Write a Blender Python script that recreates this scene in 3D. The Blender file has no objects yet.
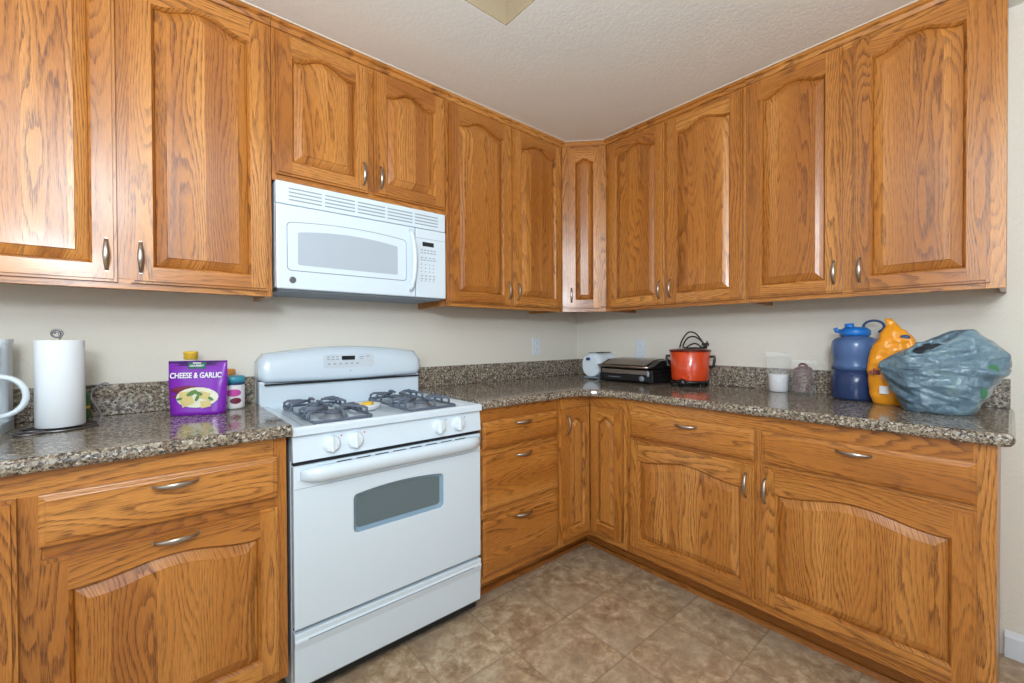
import bpy, bmesh, math, random
from mathutils import Vector, Matrix
import mathutils.noise as mnoise
random.seed(7)
sc = bpy.context.scene
COL = sc.collection
PI = math.pi

# ------------------------------------------------------------------ camera
def setup_camera():
    yaw, pitch, roll = math.radians(49.6383), math.radians(-0.5257), math.radians(-0.2364)
    fw = Vector((math.cos(yaw), math.sin(yaw), 0)); rt = Vector((math.sin(yaw), -math.cos(yaw), 0)); up = Vector((0, 0, 1))
    fw2 = fw*math.cos(pitch)+up*math.sin(pitch); up2 = up*math.cos(pitch)-fw*math.sin(pitch)
    rt3 = rt*math.cos(roll)+up2*math.sin(roll); up3 = up2*math.cos(roll)-rt*math.sin(roll)
    m = Matrix.Identity(4)
    for i in range(3):
        m[i][0] = rt3[i]; m[i][1] = up3[i]; m[i][2] = -fw2[i]
    m.translation = Vector((-2.4607, -2.1302, 1.2125))
    cd = bpy.data.cameras.new('camera'); co = bpy.data.objects.new('camera', cd); COL.objects.link(co)
    co.matrix_world = m
    cd.sensor_width = 36; cd.lens = 424.52*36/1024; cd.clip_start = 0.02
    sc.camera = co
setup_camera()

# ------------------------------------------------------------------ world, lights, exposure
w = bpy.data.worlds.new('world'); sc.world = w; w.use_nodes = True
w.node_tree.nodes['Background'].inputs[0].default_value = (0.75, 0.87, 1.0, 1)
w.node_tree.nodes['Background'].inputs[1].default_value = 1.0
def area(name, loc, target, sx, sy, power, color, shape='RECTANGLE', spread=PI):
    l = bpy.data.lights.new(name, 'AREA'); l.shape = shape; l.size = sx
    if shape in ('RECTANGLE', 'ELLIPSE'): l.size_y = sy
    l.energy = power; l.color = color; l.spread = spread
    o = bpy.data.objects.new(name, l); COL.objects.link(o); o.location = loc
    o.rotation_euler = (Vector(target)-Vector(loc)).to_track_quat('-Z', 'Y').to_euler()
    return o
def bulb(name, loc, radius, power, color):
    l = bpy.data.lights.new(name, 'POINT'); l.energy = power; l.shadow_soft_size = radius; l.color = color
    o = bpy.data.objects.new(name, l); COL.objects.link(o); o.location = loc; return o
bulb('ceiling_lamp', (-2.75, -2.65, 2.20), 0.22, 78, (0.86, 0.95, 1.0))
area('ceiling_bounce_fill', (-2.9, -2.5, 1.75), (-2.5, -2.1, 2.44), 0.5, 0.5, 75, (0.86, 0.94, 1.0), 'DISK')  # unseen upward light added to brighten the ceiling; no actual floor lamp
area('window_light_front', (-3.35, -5.1, 1.55), (-3.35, 0, 1.45), 1.7, 1.5, 30, (0.70, 0.85, 1.0))
area('window_fill_left', (-4.75, -2.6, 1.45), (0, -2.6, 1.4), 1.9, 1.7, 22, (0.80, 0.90, 1.0))  # unseen left-hand window, added as soft fill light
vs = sc.view_settings
vs.view_transform = 'Standard'; vs.look = 'None'; vs.gamma = 1; vs.exposure = -0.48
vs.use_curve_mapping = False
sc.cycles.use_denoising = True
sc.cycles.max_bounces = 8
sc.cycles.caustics_reflective = False; sc.cycles.caustics_refractive = False
sc.cycles.sample_clamp_indirect = 6.0

# ------------------------------------------------------------------ materials
def new_mat(name):
    m = bpy.data.materials.new(name); m.use_nodes = True
    nt = m.node_tree; b = nt.nodes['Principled BSDF']
    return m, nt, b
def N(nt, kind, **kw):
    n = nt.nodes.new(kind)
    for k, v in kw.items():
        if k.startswith('i_'):
            key = k[2:]; key = int(key) if key.isdigit() else key
            n.inputs[key].default_value = v
        else: setattr(n, k, v)
    return n
def simple(name, col, rough=0.5, metal=0.0, spec=None, trans=0.0, ior=None, alpha=None, coat=0.0, bump=0.0, bscale=200.0, bdist=0.001, sss=0.0):
    m, nt, b = new_mat(name)
    b.inputs['Base Color'].default_value = (*col, 1)
    b.inputs['Roughness'].default_value = rough; b.inputs['Metallic'].default_value = metal
    if spec is not None: b.inputs['Specular IOR Level'].default_value = spec
    if trans: b.inputs['Transmission Weight'].default_value = trans
    if ior: b.inputs['IOR'].default_value = ior
    if alpha is not None: b.inputs['Alpha'].default_value = alpha
    if coat: b.inputs['Coat Weight'].default_value = coat; b.inputs['Coat Roughness'].default_value = 0.08
    tc = N(nt, 'ShaderNodeTexCoord')
    nz = N(nt, 'ShaderNodeTexNoise', i_Scale=bscale, i_Detail=2.0)
    nt.links.new(tc.outputs['Object'], nz.inputs['Vector'])
    if bump:
        bp = N(nt, 'ShaderNodeBump', i_Strength=bump, i_Distance=bdist)
        nt.links.new(nz.outputs['Fac'], bp.inputs['Height']); nt.links.new(bp.outputs['Normal'], b.inputs['Normal'])
    return m
def ramp(nt, stops):
    r = nt.nodes.new('ShaderNodeValToRGB'); e = r.color_ramp.elements
    while len(e) > 1: e.remove(e[-1])
    e[0].position = stops[0][0]; e[0].color = (*stops[0][1], 1)
    for p, c in stops[1:]:
        x = e.new(p); x.color = (*c, 1)
    return r
def math_n(nt, op, a=None, b=None, clamp=False):
    n = nt.nodes.new('ShaderNodeMath'); n.operation = op; n.use_clamp = clamp
    for i, v in enumerate((a, b)):
        if v is None: continue
        if isinstance(v, (int, float)): n.inputs[i].default_value = v
        else: nt.links.new(v, n.inputs[i])
    return n.outputs[0]

def make_oak():
    m, nt, b = new_mat('honey_oak'); L = nt.links
    uv = N(nt, 'ShaderNodeUVMap'); uv.uv_map = 'grain'
    sep = N(nt, 'ShaderNodeSeparateXYZ'); L.new(uv.outputs[0], sep.inputs[0])
    U, V = sep.outputs[0], sep.outputs[1]
    isp = math_n(nt, 'GREATER_THAN', V, 90.0)
    strip = math_n(nt, 'MULTIPLY', math_n(nt, 'FLOOR', math_n(nt, 'MULTIPLY', V, 11.0)), isp)
    Ub = math_n(nt, 'ADD', U, math_n(nt, 'MULTIPLY', strip, 5.37))
    def vec(su, sv, U=Ub):
        c = N(nt, 'ShaderNodeCombineXYZ'); L.new(math_n(nt, 'MULTIPLY', U, su), c.inputs[0]); L.new(math_n(nt, 'MULTIPLY', V, sv), c.inputs[1]); return c.outputs[0]
    # slow warp that bends the growth rings into cathedrals
    n1 = N(nt, 'ShaderNodeTexNoise', i_Scale=1.0, i_Detail=1.5, i_Roughness=0.45); L.new(vec(1.1, 7.5), n1.inputs['Vector'])
    n2 = N(nt, 'ShaderNodeTexNoise', i_Scale=1.0, i_Detail=2.0); L.new(vec(7, 60), n2.inputs['Vector'])
    t = math_n(nt, 'ADD', math_n(nt, 'MULTIPLY', n1.outputs['Fac'], 22.0), math_n(nt, 'MULTIPLY', V, 64.0))
    t = math_n(nt, 'ADD', t, math_n(nt, 'MULTIPLY', n2.outputs['Fac'], 1.0))
    fr = math_n(nt, 'FRACT', t)
    # saw-tooth ring: slow rise, sharp end
    ring = ramp(nt, [(0.0, (0.0, 0, 0)), (0.45, (0.10, 0.1, 0.1)), (0.80, (0.85, 0.85, 0.85)), (0.92, (1, 1, 1)), (1.0, (0, 0, 0))])
    L.new(fr, ring.inputs[0])
    # pores: short dashes along the grain
    n3 = N(nt, 'ShaderNodeTexNoise', i_Scale=1.0, i_Detail=2.0, i_Roughness=0.6); L.new(vec(26, 480), n3.inputs['Vector'])
    pore = ramp(nt, [(0.40, (0, 0, 0)), (0.66, (1, 1, 1))]); L.new(n3.outputs['Fac'], pore.inputs[0])
    n5 = N(nt, 'ShaderNodeTexNoise', i_Scale=1.0, i_Detail=1.0); L.new(vec(0.7, 9), n5.inputs['Vector'])
    amp = ramp(nt, [(0.36, (0.50, 0.50, 0.50)), (0.58, (1, 1, 1))]); L.new(n5.outputs['Fac'], amp.inputs[0])
    mixf = math_n(nt, 'MULTIPLY', math_n(nt, 'MULTIPLY', ring.outputs[0], amp.outputs[0]), math_n(nt, 'ADD', math_n(nt, 'MULTIPLY', pore.outputs[0], 0.65), 0.40), True)
    mixf = math_n(nt, 'ADD', mixf, math_n(nt, 'MULTIPLY', pore.outputs[0], 0.34), True)
    # tone per board
    n4 = N(nt, 'ShaderNodeTexNoise', i_Scale=1.0, i_Detail=1.0); L.new(vec(0.5, 6), n4.inputs['Vector'])
    base = ramp(nt, [(0.3, OAK[0]), (0.5, OAK[1]), (0.7, OAK[2])]); L.new(n4.outputs['Fac'], base.inputs[0])
    dark = N(nt, 'ShaderNodeMix', data_type='RGBA'); dark.blend_type = 'MIX'
    L.new(math_n(nt, 'MULTIPLY', mixf, 0.92), dark.inputs[0]); L.new(base.outputs[0], dark.inputs[6]); dark.inputs[7].default_value = (*OAK[3], 1)
    L.new(dark.outputs[2], b.inputs['Base Color'])
    b.inputs['Roughness'].default_value = 0.33
    b.inputs['Coat Weight'].default_value = 0.26; b.inputs['Coat Roughness'].default_value = 0.16
    bp = N(nt, 'ShaderNodeBump', i_Strength=0.22, i_Distance=0.0006); bp.invert = True
    L.new(mixf, bp.inputs['Height']); L.new(bp.outputs[0], b.inputs['Normal'])
    return m
OAK = [(0.38, 0.126, 0.019), (0.50, 0.186, 0.032), (0.64, 0.275, 0.062), (0.118, 0.032, 0.005)]
M = {}
M['oak'] = make_oak()

def make_granite():
    m, nt, b = new_mat('speckled_granite'); L = nt.links
    tc = N(nt, 'ShaderNodeTexCoord'); P = tc.outputs['Object']
    v1 = N(nt, 'ShaderNodeTexVoronoi', i_Scale=165.0); v1.feature = 'F1'
    nz = N(nt, 'ShaderNodeTexNoise', i_Scale=120.0, i_Detail=3.0); L.new(P, nz.inputs['Vector'])
    wp = N(nt, 'ShaderNodeMix', data_type='VECTOR'); wp.inputs[0].default_value = 0.012
    L.new(P, wp.inputs[4]); L.new(nz.outputs['Color'], wp.inputs[5]); L.new(wp.outputs[1], v1.inputs['Vector'])
    sp = N(nt, 'ShaderNodeSeparateColor'); L.new(v1.outputs['Color'], sp.inputs[0])
    r = ramp(nt, [(0.0, (0.012, 0.011, 0.012)), (0.16, (0.045, 0.036, 0.032)), (0.32, (0.17, 0.11, 0.075)), (0.48, (0.265, 0.215, 0.15)), (0.66, (0.38, 0.335, 0.25)), (0.82, (0.52, 0.46, 0.38)), (0.94, (0.68, 0.64, 0.57))])
    r.color_ramp.interpolation = 'CONSTANT'
    L.new(sp.outputs[0], r.inputs[0])
    v2 = N(nt, 'ShaderNodeTexVoronoi', i_Scale=420.0); L.new(wp.outputs[1], v2.inputs['Vector'])
    s2 = N(nt, 'ShaderNodeSeparateColor'); L.new(v2.outputs['Color'], s2.inputs[0])
    r2 = ramp(nt, [(0.0, (0.03, 0.028, 0.028)), (0.3, (0.19, 0.14, 0.105)), (0.75, (0.42, 0.36, 0.29))]); r2.color_ramp.interpolation = 'CONSTANT'
    L.new(s2.outputs[1], r2.inputs[0])
    mx = N(nt, 'ShaderNodeMix', data_type='RGBA'); mx.inputs[0].default_value = 0.4
    L.new(r.outputs[0], mx.inputs[6]); L.new(r2.outputs[0], mx.inputs[7]); L.new(mx.outputs[2], b.inputs['Base Color'])
    b.inputs['Roughness'].default_value = 0.10
    b.inputs['Specular IOR Level'].default_value = 0.42
    return m
M['granite'] = make_granite()

def make_floor():
    m, nt, b = new_mat('stone_look_floor_tile'); L = nt.links
    tc = N(nt, 'ShaderNodeTexCoord'); sp = N(nt, 'ShaderNodeSeparateXYZ'); L.new(tc.outputs['Object'], sp.inputs[0])
    S = 0.3015
    tx = math_n(nt, 'DIVIDE', math_n(nt, 'ADD', sp.outputs[0], 1.402+S*20), S)
    ty = math_n(nt, 'DIVIDE', math_n(nt, 'ADD', sp.outputs[1], 0.884+S*20), S)
    def edge(t):
        f = math_n(nt, 'FRACT', t); return math_n(nt, 'MINIMUM', f, math_n(nt, 'SUBTRACT', 1.0, f))
    e = math_n(nt, 'MINIMUM', edge(tx), edge(ty))
    wn = N(nt, 'ShaderNodeTexNoise', i_Scale=60.0, i_Detail=2.0); L.new(tc.outputs['Object'], wn.inputs['Vector'])
    e2 = math_n(nt, 'ADD', e, math_n(nt, 'MULTIPLY', math_n(nt, 'SUBTRACT', wn.outputs['Fac'], 0.5), 0.008))
    g = ramp(nt, [(0.004, (1, 1, 1)), (0.010, (0.25, 0.25, 0.25)), (0.018, (0, 0, 0))]); L.new(e2, g.inputs[0])
    cell = N(nt, 'ShaderNodeCombineXYZ'); L.new(math_n(nt, 'FLOOR', tx), cell.inputs[0]); L.new(math_n(nt, 'FLOOR', ty), cell.inputs[1])
    wh = N(nt, 'ShaderNodeTexWhiteNoise'); L.new(cell.outputs[0], wh.inputs['Vector'])
    off = N(nt, 'ShaderNodeVectorMath', operation='SCALE'); L.new(wh.outputs['Color'], off.inputs[0]); off.inputs['Scale'].default_value = 7.0
    pv = N(nt, 'ShaderNodeVectorMath', operation='ADD'); L.new(tc.outputs['Object'], pv.inputs[0]); L.new(off.outputs[0], pv.inputs[1])
    n1 = N(nt, 'ShaderNodeTexNoise', i_Scale=17.0, i_Detail=9.0, i_Roughness=0.72, i_Distortion=0.35); L.new(pv.outputs[0], n1.inputs['Vector'])
    c = ramp(nt, [(0.32, (0.20, 0.115, 0.06)), (0.43, (0.33, 0.21, 0.12)), (0.52, (0.45, 0.315, 0.195)), (0.60, (0.58, 0.45, 0.31)), (0.72, (0.74, 0.64, 0.50))])
    L.new(n1.outputs['Fac'], c.inputs[0])
    n2 = N(nt, 'ShaderNodeTexNoise', i_Scale=3.0, i_Detail=4.0); L.new(pv.outputs[0], n2.inputs['Vector'])
    gr = N(nt, 'ShaderNodeMix', data_type='RGBA'); L.new(math_n(nt, 'MULTIPLY', math_n(nt, 'SUBTRACT', n2.outputs['Fac'], 0.42, True), 2.2, True), gr.inputs[0])
    L.new(c.outputs[0], gr.inputs[6]); gr.inputs[7].default_value = (0.46, 0.37, 0.27, 1)
    mx = N(nt, 'ShaderNodeMix', data_type='RGBA'); L.new(math_n(nt, 'MULTIPLY', g.outputs[0], math_n(nt, 'MULTIPLY', n2.outputs['Fac'], 1.05)), mx.inputs[0])
    L.new(gr.outputs[2], mx.inputs[6]); mx.inputs[7].default_value = (0.17, 0.12, 0.085, 1)
    L.new(mx.outputs[2], b.inputs['Base Color'])
    b.inputs['Roughness'].default_value = 0.42
    h = math_n(nt, 'SUBTRACT', math_n(nt, 'MULTIPLY', n1.outputs['Fac'], 0.5), g.outputs[0])
    bp = N(nt, 'ShaderNodeBump', i_Strength=0.35, i_Distance=0.001); L.new(h, bp.inputs['Height']); L.new(bp.outputs[0], b.inputs['Normal'])
    return m
M['floor'] = make_floor()
def plaster(name, col, scale, strength, dist=0.0025):
    m, nt, b = new_mat(name); L = nt.links
    tc = N(nt, 'ShaderNodeTexCoord')
    n = N(nt, 'ShaderNodeTexNoise', i_Scale=scale, i_Detail=3.0, i_Roughness=0.5, i_Distortion=0.3); L.new(tc.outputs['Object'], n.inputs['Vector'])
    r = ramp(nt, [(0.42, (0, 0, 0)), (0.60, (1, 1, 1))]); L.new(n.outputs['Fac'], r.inputs[0])
    bp = N(nt, 'ShaderNodeBump', i_Strength=strength, i_Distance=dist); L.new(r.outputs[0], bp.inputs['Height']); L.new(bp.outputs[0], b.inputs['Normal'])
    b.inputs['Base Color'].default_value = (*col, 1); b.inputs['Roughness'].default_value = 0.7
    b.inputs['Specular IOR Level'].default_value = 0.25
    return m
M['wall'] = plaster('cream_orange_peel_paint', (0.76, 0.72, 0.64), 75, 0.22)
M['ceil'] = plaster('knockdown_ceiling_paint', (0.84, 0.86, 0.84), 70, 0.14)
M['tan'] = plaster('tan_paint', (0.40, 0.32, 0.21), 60, 0.15)
M['white'] = simple('white_enamel', (0.68, 0.78, 0.87), 0.22, coat=0.4, bump=0.02, bscale=40)
M['whitepl'] = simple('white_plastic', (0.72, 0.80, 0.87), 0.35, bump=0.02)
M['whitetrim'] = simple('white_trim_paint', (0.72, 0.76, 0.82), 0.45, bump=0.03)
M['caulk'] = simple('cream_caulk', (0.80, 0.70, 0.58), 0.6, bump=0.05)
M['black'] = simple('black_plastic', (0.010, 0.010, 0.011), 0.3, bump=0.03)
M['gapblack'] = simple('dark_gap', (0.006, 0.007, 0.010), 0.7, bump=0.03)
M['nickel'] = simple('satin_nickel', (0.42, 0.37, 0.33), 0.30, metal=1.0, bump=0.03)
M['bronze'] = simple('dark_steel_wire', (0.22, 0.21, 0.22), 0.33, metal=1.0, bump=0.03)
M['steel'] = simple('brushed_steel', (0.42, 0.37, 0.33), 0.32, metal=1.0, bump=0.04)
M['grate'] = simple('grey_blue_cast_iron', (0.105, 0.13, 0.175), 0.42, bump=0.15, bscale=500)
M['burner'] = simple('burner_aluminium', (0.30, 0.33, 0.38), 0.4, metal=0.6, bump=0.05)
M['slot'] = simple('grey_slot', (0.30, 0.34, 0.38), 0.6, bump=0.02)
M['seam'] = simple('seam_grey', (0.22, 0.26, 0.31), 0.6, bump=0.02)
M['mwglass'] = simple('microwave_window_mesh', (0.44, 0.50, 0.57), 0.18, bump=0.03)
M['ovglass'] = simple('tinted_oven_glass', (0.11, 0.155, 0.175), 0.08, spec=0.9, bump=0.01)
M['ovframe'] = simple('window_bezel_blue_grey', (0.22, 0.33, 0.43), 0.2, bump=0.02)
M['display'] = simple('display_black', (0.008, 0.012, 0.015), 0.1, bump=0.01)
M['print'] = simple('grey_print', (0.34, 0.38, 0.43), 0.6, bump=0.01)
M['panelprint'] = simple('panel_pale_grey', (0.60, 0.66, 0.72), 0.35, bump=0.02)
M['red'] = simple('red_dot_print', (0.6, 0.03, 0.03), 0.5, bump=0.01)
M['paper'] = simple('paper_towel', (0.80, 0.84, 0.88), 0.9, bump=0.4, bscale=260, bdist=0.0012)
M['glass'] = simple('clear_glass', (0.9, 0.93, 0.95), 0.03, trans=1.0, ior=1.3)
M['purple'] = simple('purple_foil', (0.20, 0.018, 0.40), 0.22, bump=0.25, bscale=35, bdist=0.004)
M['darkpurple'] = simple('dark_purple_foil', (0.045, 0.006, 0.11), 0.25, bump=0.1, bscale=35)
M['green'] = simple('dark_green_print', (0.005, 0.11, 0.075), 0.4, bump=0.02)
M['brightgreen'] = simple('green_print', (0.02, 0.15, 0.05), 0.45, bump=0.02)
M['leaf'] = simple('leaf_green_print', (0.09, 0.20, 0.05), 0.5, bump=0.02)
M['crouton'] = simple('crouton_print', (0.62, 0.50, 0.20), 0.5, bump=0.1, bscale=300)
M['cream'] = simple('cream_print', (0.72, 0.70, 0.56), 0.5, bump=0.02)
M['maroon'] = simple('maroon_print', (0.16, 0.012, 0.04), 0.5, bump=0.02)
M['text'] = simple('white_print', (0.85, 0.83, 0.88), 0.5, bump=0.01)
M['yellow'] = simple('yellow_plastic', (0.80, 0.50, 0.045), 0.4, bump=0.02)
M['teal'] = simple('teal_lid', (0.045, 0.30, 0.42), 0.35, bump=0.1, bscale=90)
M['pink'] = simple('magenta_print', (0.55, 0.06, 0.36), 0.5, bump=0.02)
M['label'] = simple('white_label', (0.78, 0.78, 0.80), 0.5, bump=0.02)
M['orangecap'] = simple('orange_cap', (0.72, 0.30, 0.06), 0.45, bump=0.05)
M['redpot'] = simple('red_orange_enamel', (0.66, 0.060, 0.012), 0.2, coat=0.6, bump=0.01)
M['darkred'] = simple('dark_red_rim', (0.12, 0.012, 0.008), 0.3, bump=0.02)
M['cord'] = simple('black_rubber_cord', (0.018, 0.014, 0.013), 0.5, bump=0.03)
M['jug'] = simple('blue_translucent_plastic', (0.10, 0.19, 0.42), 0.22, bump=0.02)
M['jug'].node_tree.nodes['Principled BSDF'].inputs['Transmission Weight'].default_value = 0.25
M['jugdark'] = simple('blue_plastic_over_liquid', (0.022, 0.045, 0.13), 0.2, bump=0.02)
M['juglid'] = simple('bright_blue_lid', (0.012, 0.17, 0.58), 0.35, bump=0.02)
M['orangebag'] = simple('orange_foil_bag', (0.86, 0.33, 0.018), 0.3, bump=0.5, bscale=22, bdist=0.01)
M['snack'] = simple('brown_pretzel', (0.13, 0.045, 0.032), 0.6, bump=0.3, bscale=200)
M['darkblue'] = simple('navy_print', (0.02, 0.05, 0.16), 0.5, bump=0.02)
M['film'] = simple('clear_snack_film', (0.93, 0.95, 0.97), 0.15, alpha=0.10, spec=0.8, bump=0.4, bscale=40, bdist=0.004)
M['zip'] = simple('clear_zip_bag_film', (0.93, 0.95, 0.97), 0.12, alpha=0.11, spec=0.8, bump=0.6, bscale=40, bdist=0.006)
def make_greybag():
    m, nt, b = new_mat('grey_blue_thin_plastic_bag'); L = nt.links
    tc = N(nt, 'ShaderNodeTexCoord')
    n = N(nt, 'ShaderNodeTexNoise', i_Scale=9.0, i_Detail=4.0, i_Distortion=1.2); L.new(tc.outputs['Object'], n.inputs['Vector'])
    c = ramp(nt, [(0.35, (0.085, 0.150, 0.205)), (0.52, (0.14, 0.225, 0.29)), (0.68, (0.22, 0.33, 0.36))]); L.new(n.outputs['Fac'], c.inputs[0])
    L.new(c.outputs[0], b.inputs['Base Color']); b.inputs['Roughness'].default_value = 0.24; b.inputs['Coat Weight'].default_value = 0.5; b.inputs['Coat Roughness'].default_value = 0.12
    n2 = N(nt, 'ShaderNodeTexNoise', i_Scale=26.0, i_Detail=5.0, i_Distortion=2.0); L.new(tc.outputs['Object'], n2.inputs['Vector'])
    bp = N(nt, 'ShaderNodeBump', i_Strength=0.7, i_Distance=0.012); L.new(n2.outputs['Fac'], bp.inputs['Height']); L.new(bp.outputs[0], b.inputs['Normal'])
    return m
M['greybag'] = make_greybag()

# ------------------------------------------------------------------ mesh builder
class MB:
    def __init__(s): s.v = []; s.f = []; s.uv = []; s.mi = []; s.sm = []
    def _off(s): return (random.uniform(0, 40), random.uniform(0, 40))
    def face(s, idx, uvs=None, mi=0, smooth=False):
        s.f.append(idx); s.uv.append(uvs or [(0, 0)]*len(idx)); s.mi.append(mi); s.sm.append(smooth)
    def uvof(s, p, g, off):
        o = [a for a in (0, 1, 2) if a != g]
        return (p[g]+off[0], p[o[0]]+p[o[1]]+off[1])
    def polys(s, pts, faces, g=2, off=None, mi=0, smooth=False, T=None):
        off = off or s._off(); b = len(s.v)
        s.v += [tuple(T @ Vector(p)) if T else tuple(p) for p in pts]
        for f in faces: s.face([b+i for i in f], [s.uvof(pts[i], g, off) for i in f], mi, smooth)
    def box(s, x0, x1, y0, y1, z0, z1, g=2, mi=0, T=None, off=None):
        p = [(x0,y0,z0),(x1,y0,z0),(x1,y1,z0),(x0,y1,z0),(x0,y0,z1),(x1,y0,z1),(x1,y1,z1),(x0,y1,z1)]
        s.polys(p, [(0,3,2,1),(4,5,6,7),(0,1,5,4),(1,2,6,5),(2,3,7,6),(3,0,4,7)], g, off, mi, False, T)
    def prism(s, poly, a0, a1, axis='y', g=2, mi=0, T=None, smooth=False):
        # poly: list of 2d points in the other two axes (x,z) for y, (x,y) for z, (y,z) for x
        def P(q, a):
            return {'y': (q[0], a, q[1]), 'z': (q[0], q[1], a), 'x': (a, q[0], q[1])}[axis]
        n = len(poly); pts = [P(q, a0) for q in poly]+[P(q, a1) for q in poly]
        fs = [(i, (i+1) % n, n+(i+1) % n, n+i) for i in range(n)]
        off = s._off()
        s.polys(pts, fs, g, off, mi, smooth, T)
        s.polys(pts, [tuple(range(n))[::-1], tuple(range(n, 2*n))], g, off, mi, False, T)
    def loft(s, rings, closed=True, cap0=True, cap1=True, mi=0, smooth=True, T=None, g=2):
        n = len(rings[0]); pts = [p for r in rings for p in r]; fs = []
        for k in range(len(rings)-1):
            for i in range(n if closed else n-1):
                j = (i+1) % n; fs.append((k*n+i, k*n+j, (k+1)*n+j, (k+1)*n+i))
        off = s._off()
        b = len(s.v)
        s.polys(pts, fs, g, off, mi, smooth, T)
        for c, k in ((cap0, 0), (cap1, len(rings)-1)):
            if c:
                idx = [b+k*n+i for i in range(n)]
                s.face(idx[::-1] if k == 0 else idx, None, mi, False)
    def lathe(s, prof, c=(0, 0, 0), seg=32, mi=0, T=None, smooth=True):
        rings = [[(c[0]+r*math.cos(2*PI*i/seg), c[1]+r*math.sin(2*PI*i/seg), c[2]+z) for i in range(seg)] for r, z in prof]
        s.loft(rings, mi=mi, T=T, smooth=smooth)
    def tube(s, pts, r, seg=8, mi=0, closed=False, flat=1.0):
        pts = [Vector(p) for p in pts]; n = len(pts); rings = []
        prev = None
        for i, p in enumerate(pts):
            a = pts[(i-1) % n] if (i > 0 or closed) else p; b = pts[(i+1) % n] if (i < n-1 or closed) else p
            t = (b-a).normalized()
            if prev is None:
                u = t.cross(Vector((0, 0, 1)))
                if u.length < 0.1: u = t.cross(Vector((1, 0, 0)))
            else: u = prev - t*prev.dot(t)
            u.normalize(); prev = u; w2 = t.cross(u)
            rr = r[i] if isinstance(r, (list, tuple)) else r
            rings.append([tuple(p+u*rr*math.cos(2*PI*k/seg)+w2*rr*flat*math.sin(2*PI*k/seg)) for k in range(seg)])
        if closed: rings.append(rings[0])
        s.loft(rings, cap0=not closed, cap1=not closed, mi=mi)
    def build(s, name, mats, parent=None, loc=None, bevel=0.0, bseg=2, sub=0, fix=False):
        me = bpy.data.meshes.new(name); me.from_pydata(s.v, [], s.f)
        ul = me.uv_layers.new(name='grain'); k = 0
        for uvs in s.uv:
            for u in uvs: ul.data[k].uv = u; k += 1
        if not isinstance(mats, (list, tuple)): mats = [mats]
        for m in mats: me.materials.append(M[m])
        for i, p in enumerate(me.polygons): p.material_index = s.mi[i]; p.use_smooth = s.sm[i]
        if fix:
            bm = bmesh.new(); bm.from_mesh(me); bmesh.ops.remove_doubles(bm, verts=bm.verts, dist=1e-5); bmesh.ops.recalc_face_normals(bm, faces=bm.faces); bm.to_mesh(me); bm.free()
        me.update()
        o = bpy.data.objects.new(name, me); COL.objects.link(o)
        if parent: o.parent = parent
        if loc: o.location = loc
        if bevel:
            mo = o.modifiers.new('bevel', 'BEVEL'); mo.width = bevel; mo.segments = bseg; mo.limit_method = 'ANGLE'; mo.angle_limit = math.radians(40)
        if sub:
            mo = o.modifiers.new('sub', 'SUBSURF'); mo.levels = sub; mo.render_levels = sub
        return o
def empty(name, loc=(0, 0, 0), rz=0, label=None, cat=None, group=None):
    o = bpy.data.objects.new(name, None); COL.objects.link(o); o.location = loc; o.rotation_euler = (0, 0, rz)
    o.empty_display_size = 0.05
    if label: o['label'] = label; o['category'] = cat
    if group: o['group'] = group
    return o
def tag(o, label, cat, group=None):
    o['label'] = label; o['category'] = cat
    if group: o['group'] = group
    return o
def struct(o): o['kind'] = 'structure'; return o
def text_part(name, body, size, mat, parent, loc, rot, depth=0.0004, align='CENTER', sx=1.0):
    cu = bpy.data.curves.new(name, 'FONT'); cu.body = body; cu.size = size; cu.extrude = depth; cu.align_x = align; cu.align_y = 'CENTER'
    cu.offset = size*0.022
    t = bpy.data.objects.new('tmp', cu); COL.objects.link(t)
    dg = bpy.context.evaluated_depsgraph_get(); me = bpy.data.meshes.new_from_object(t.evaluated_get(dg))
    bpy.data.objects.remove(t)
    for v in me.vertices: v.co.x *= sx
    me.materials.clear(); me.materials.append(M[mat]); me.name = name
    o = bpy.data.objects.new(name, me); COL.objects.link(o); o.parent = parent; o.location = loc; o.rotation_euler = rot
    return o

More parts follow.
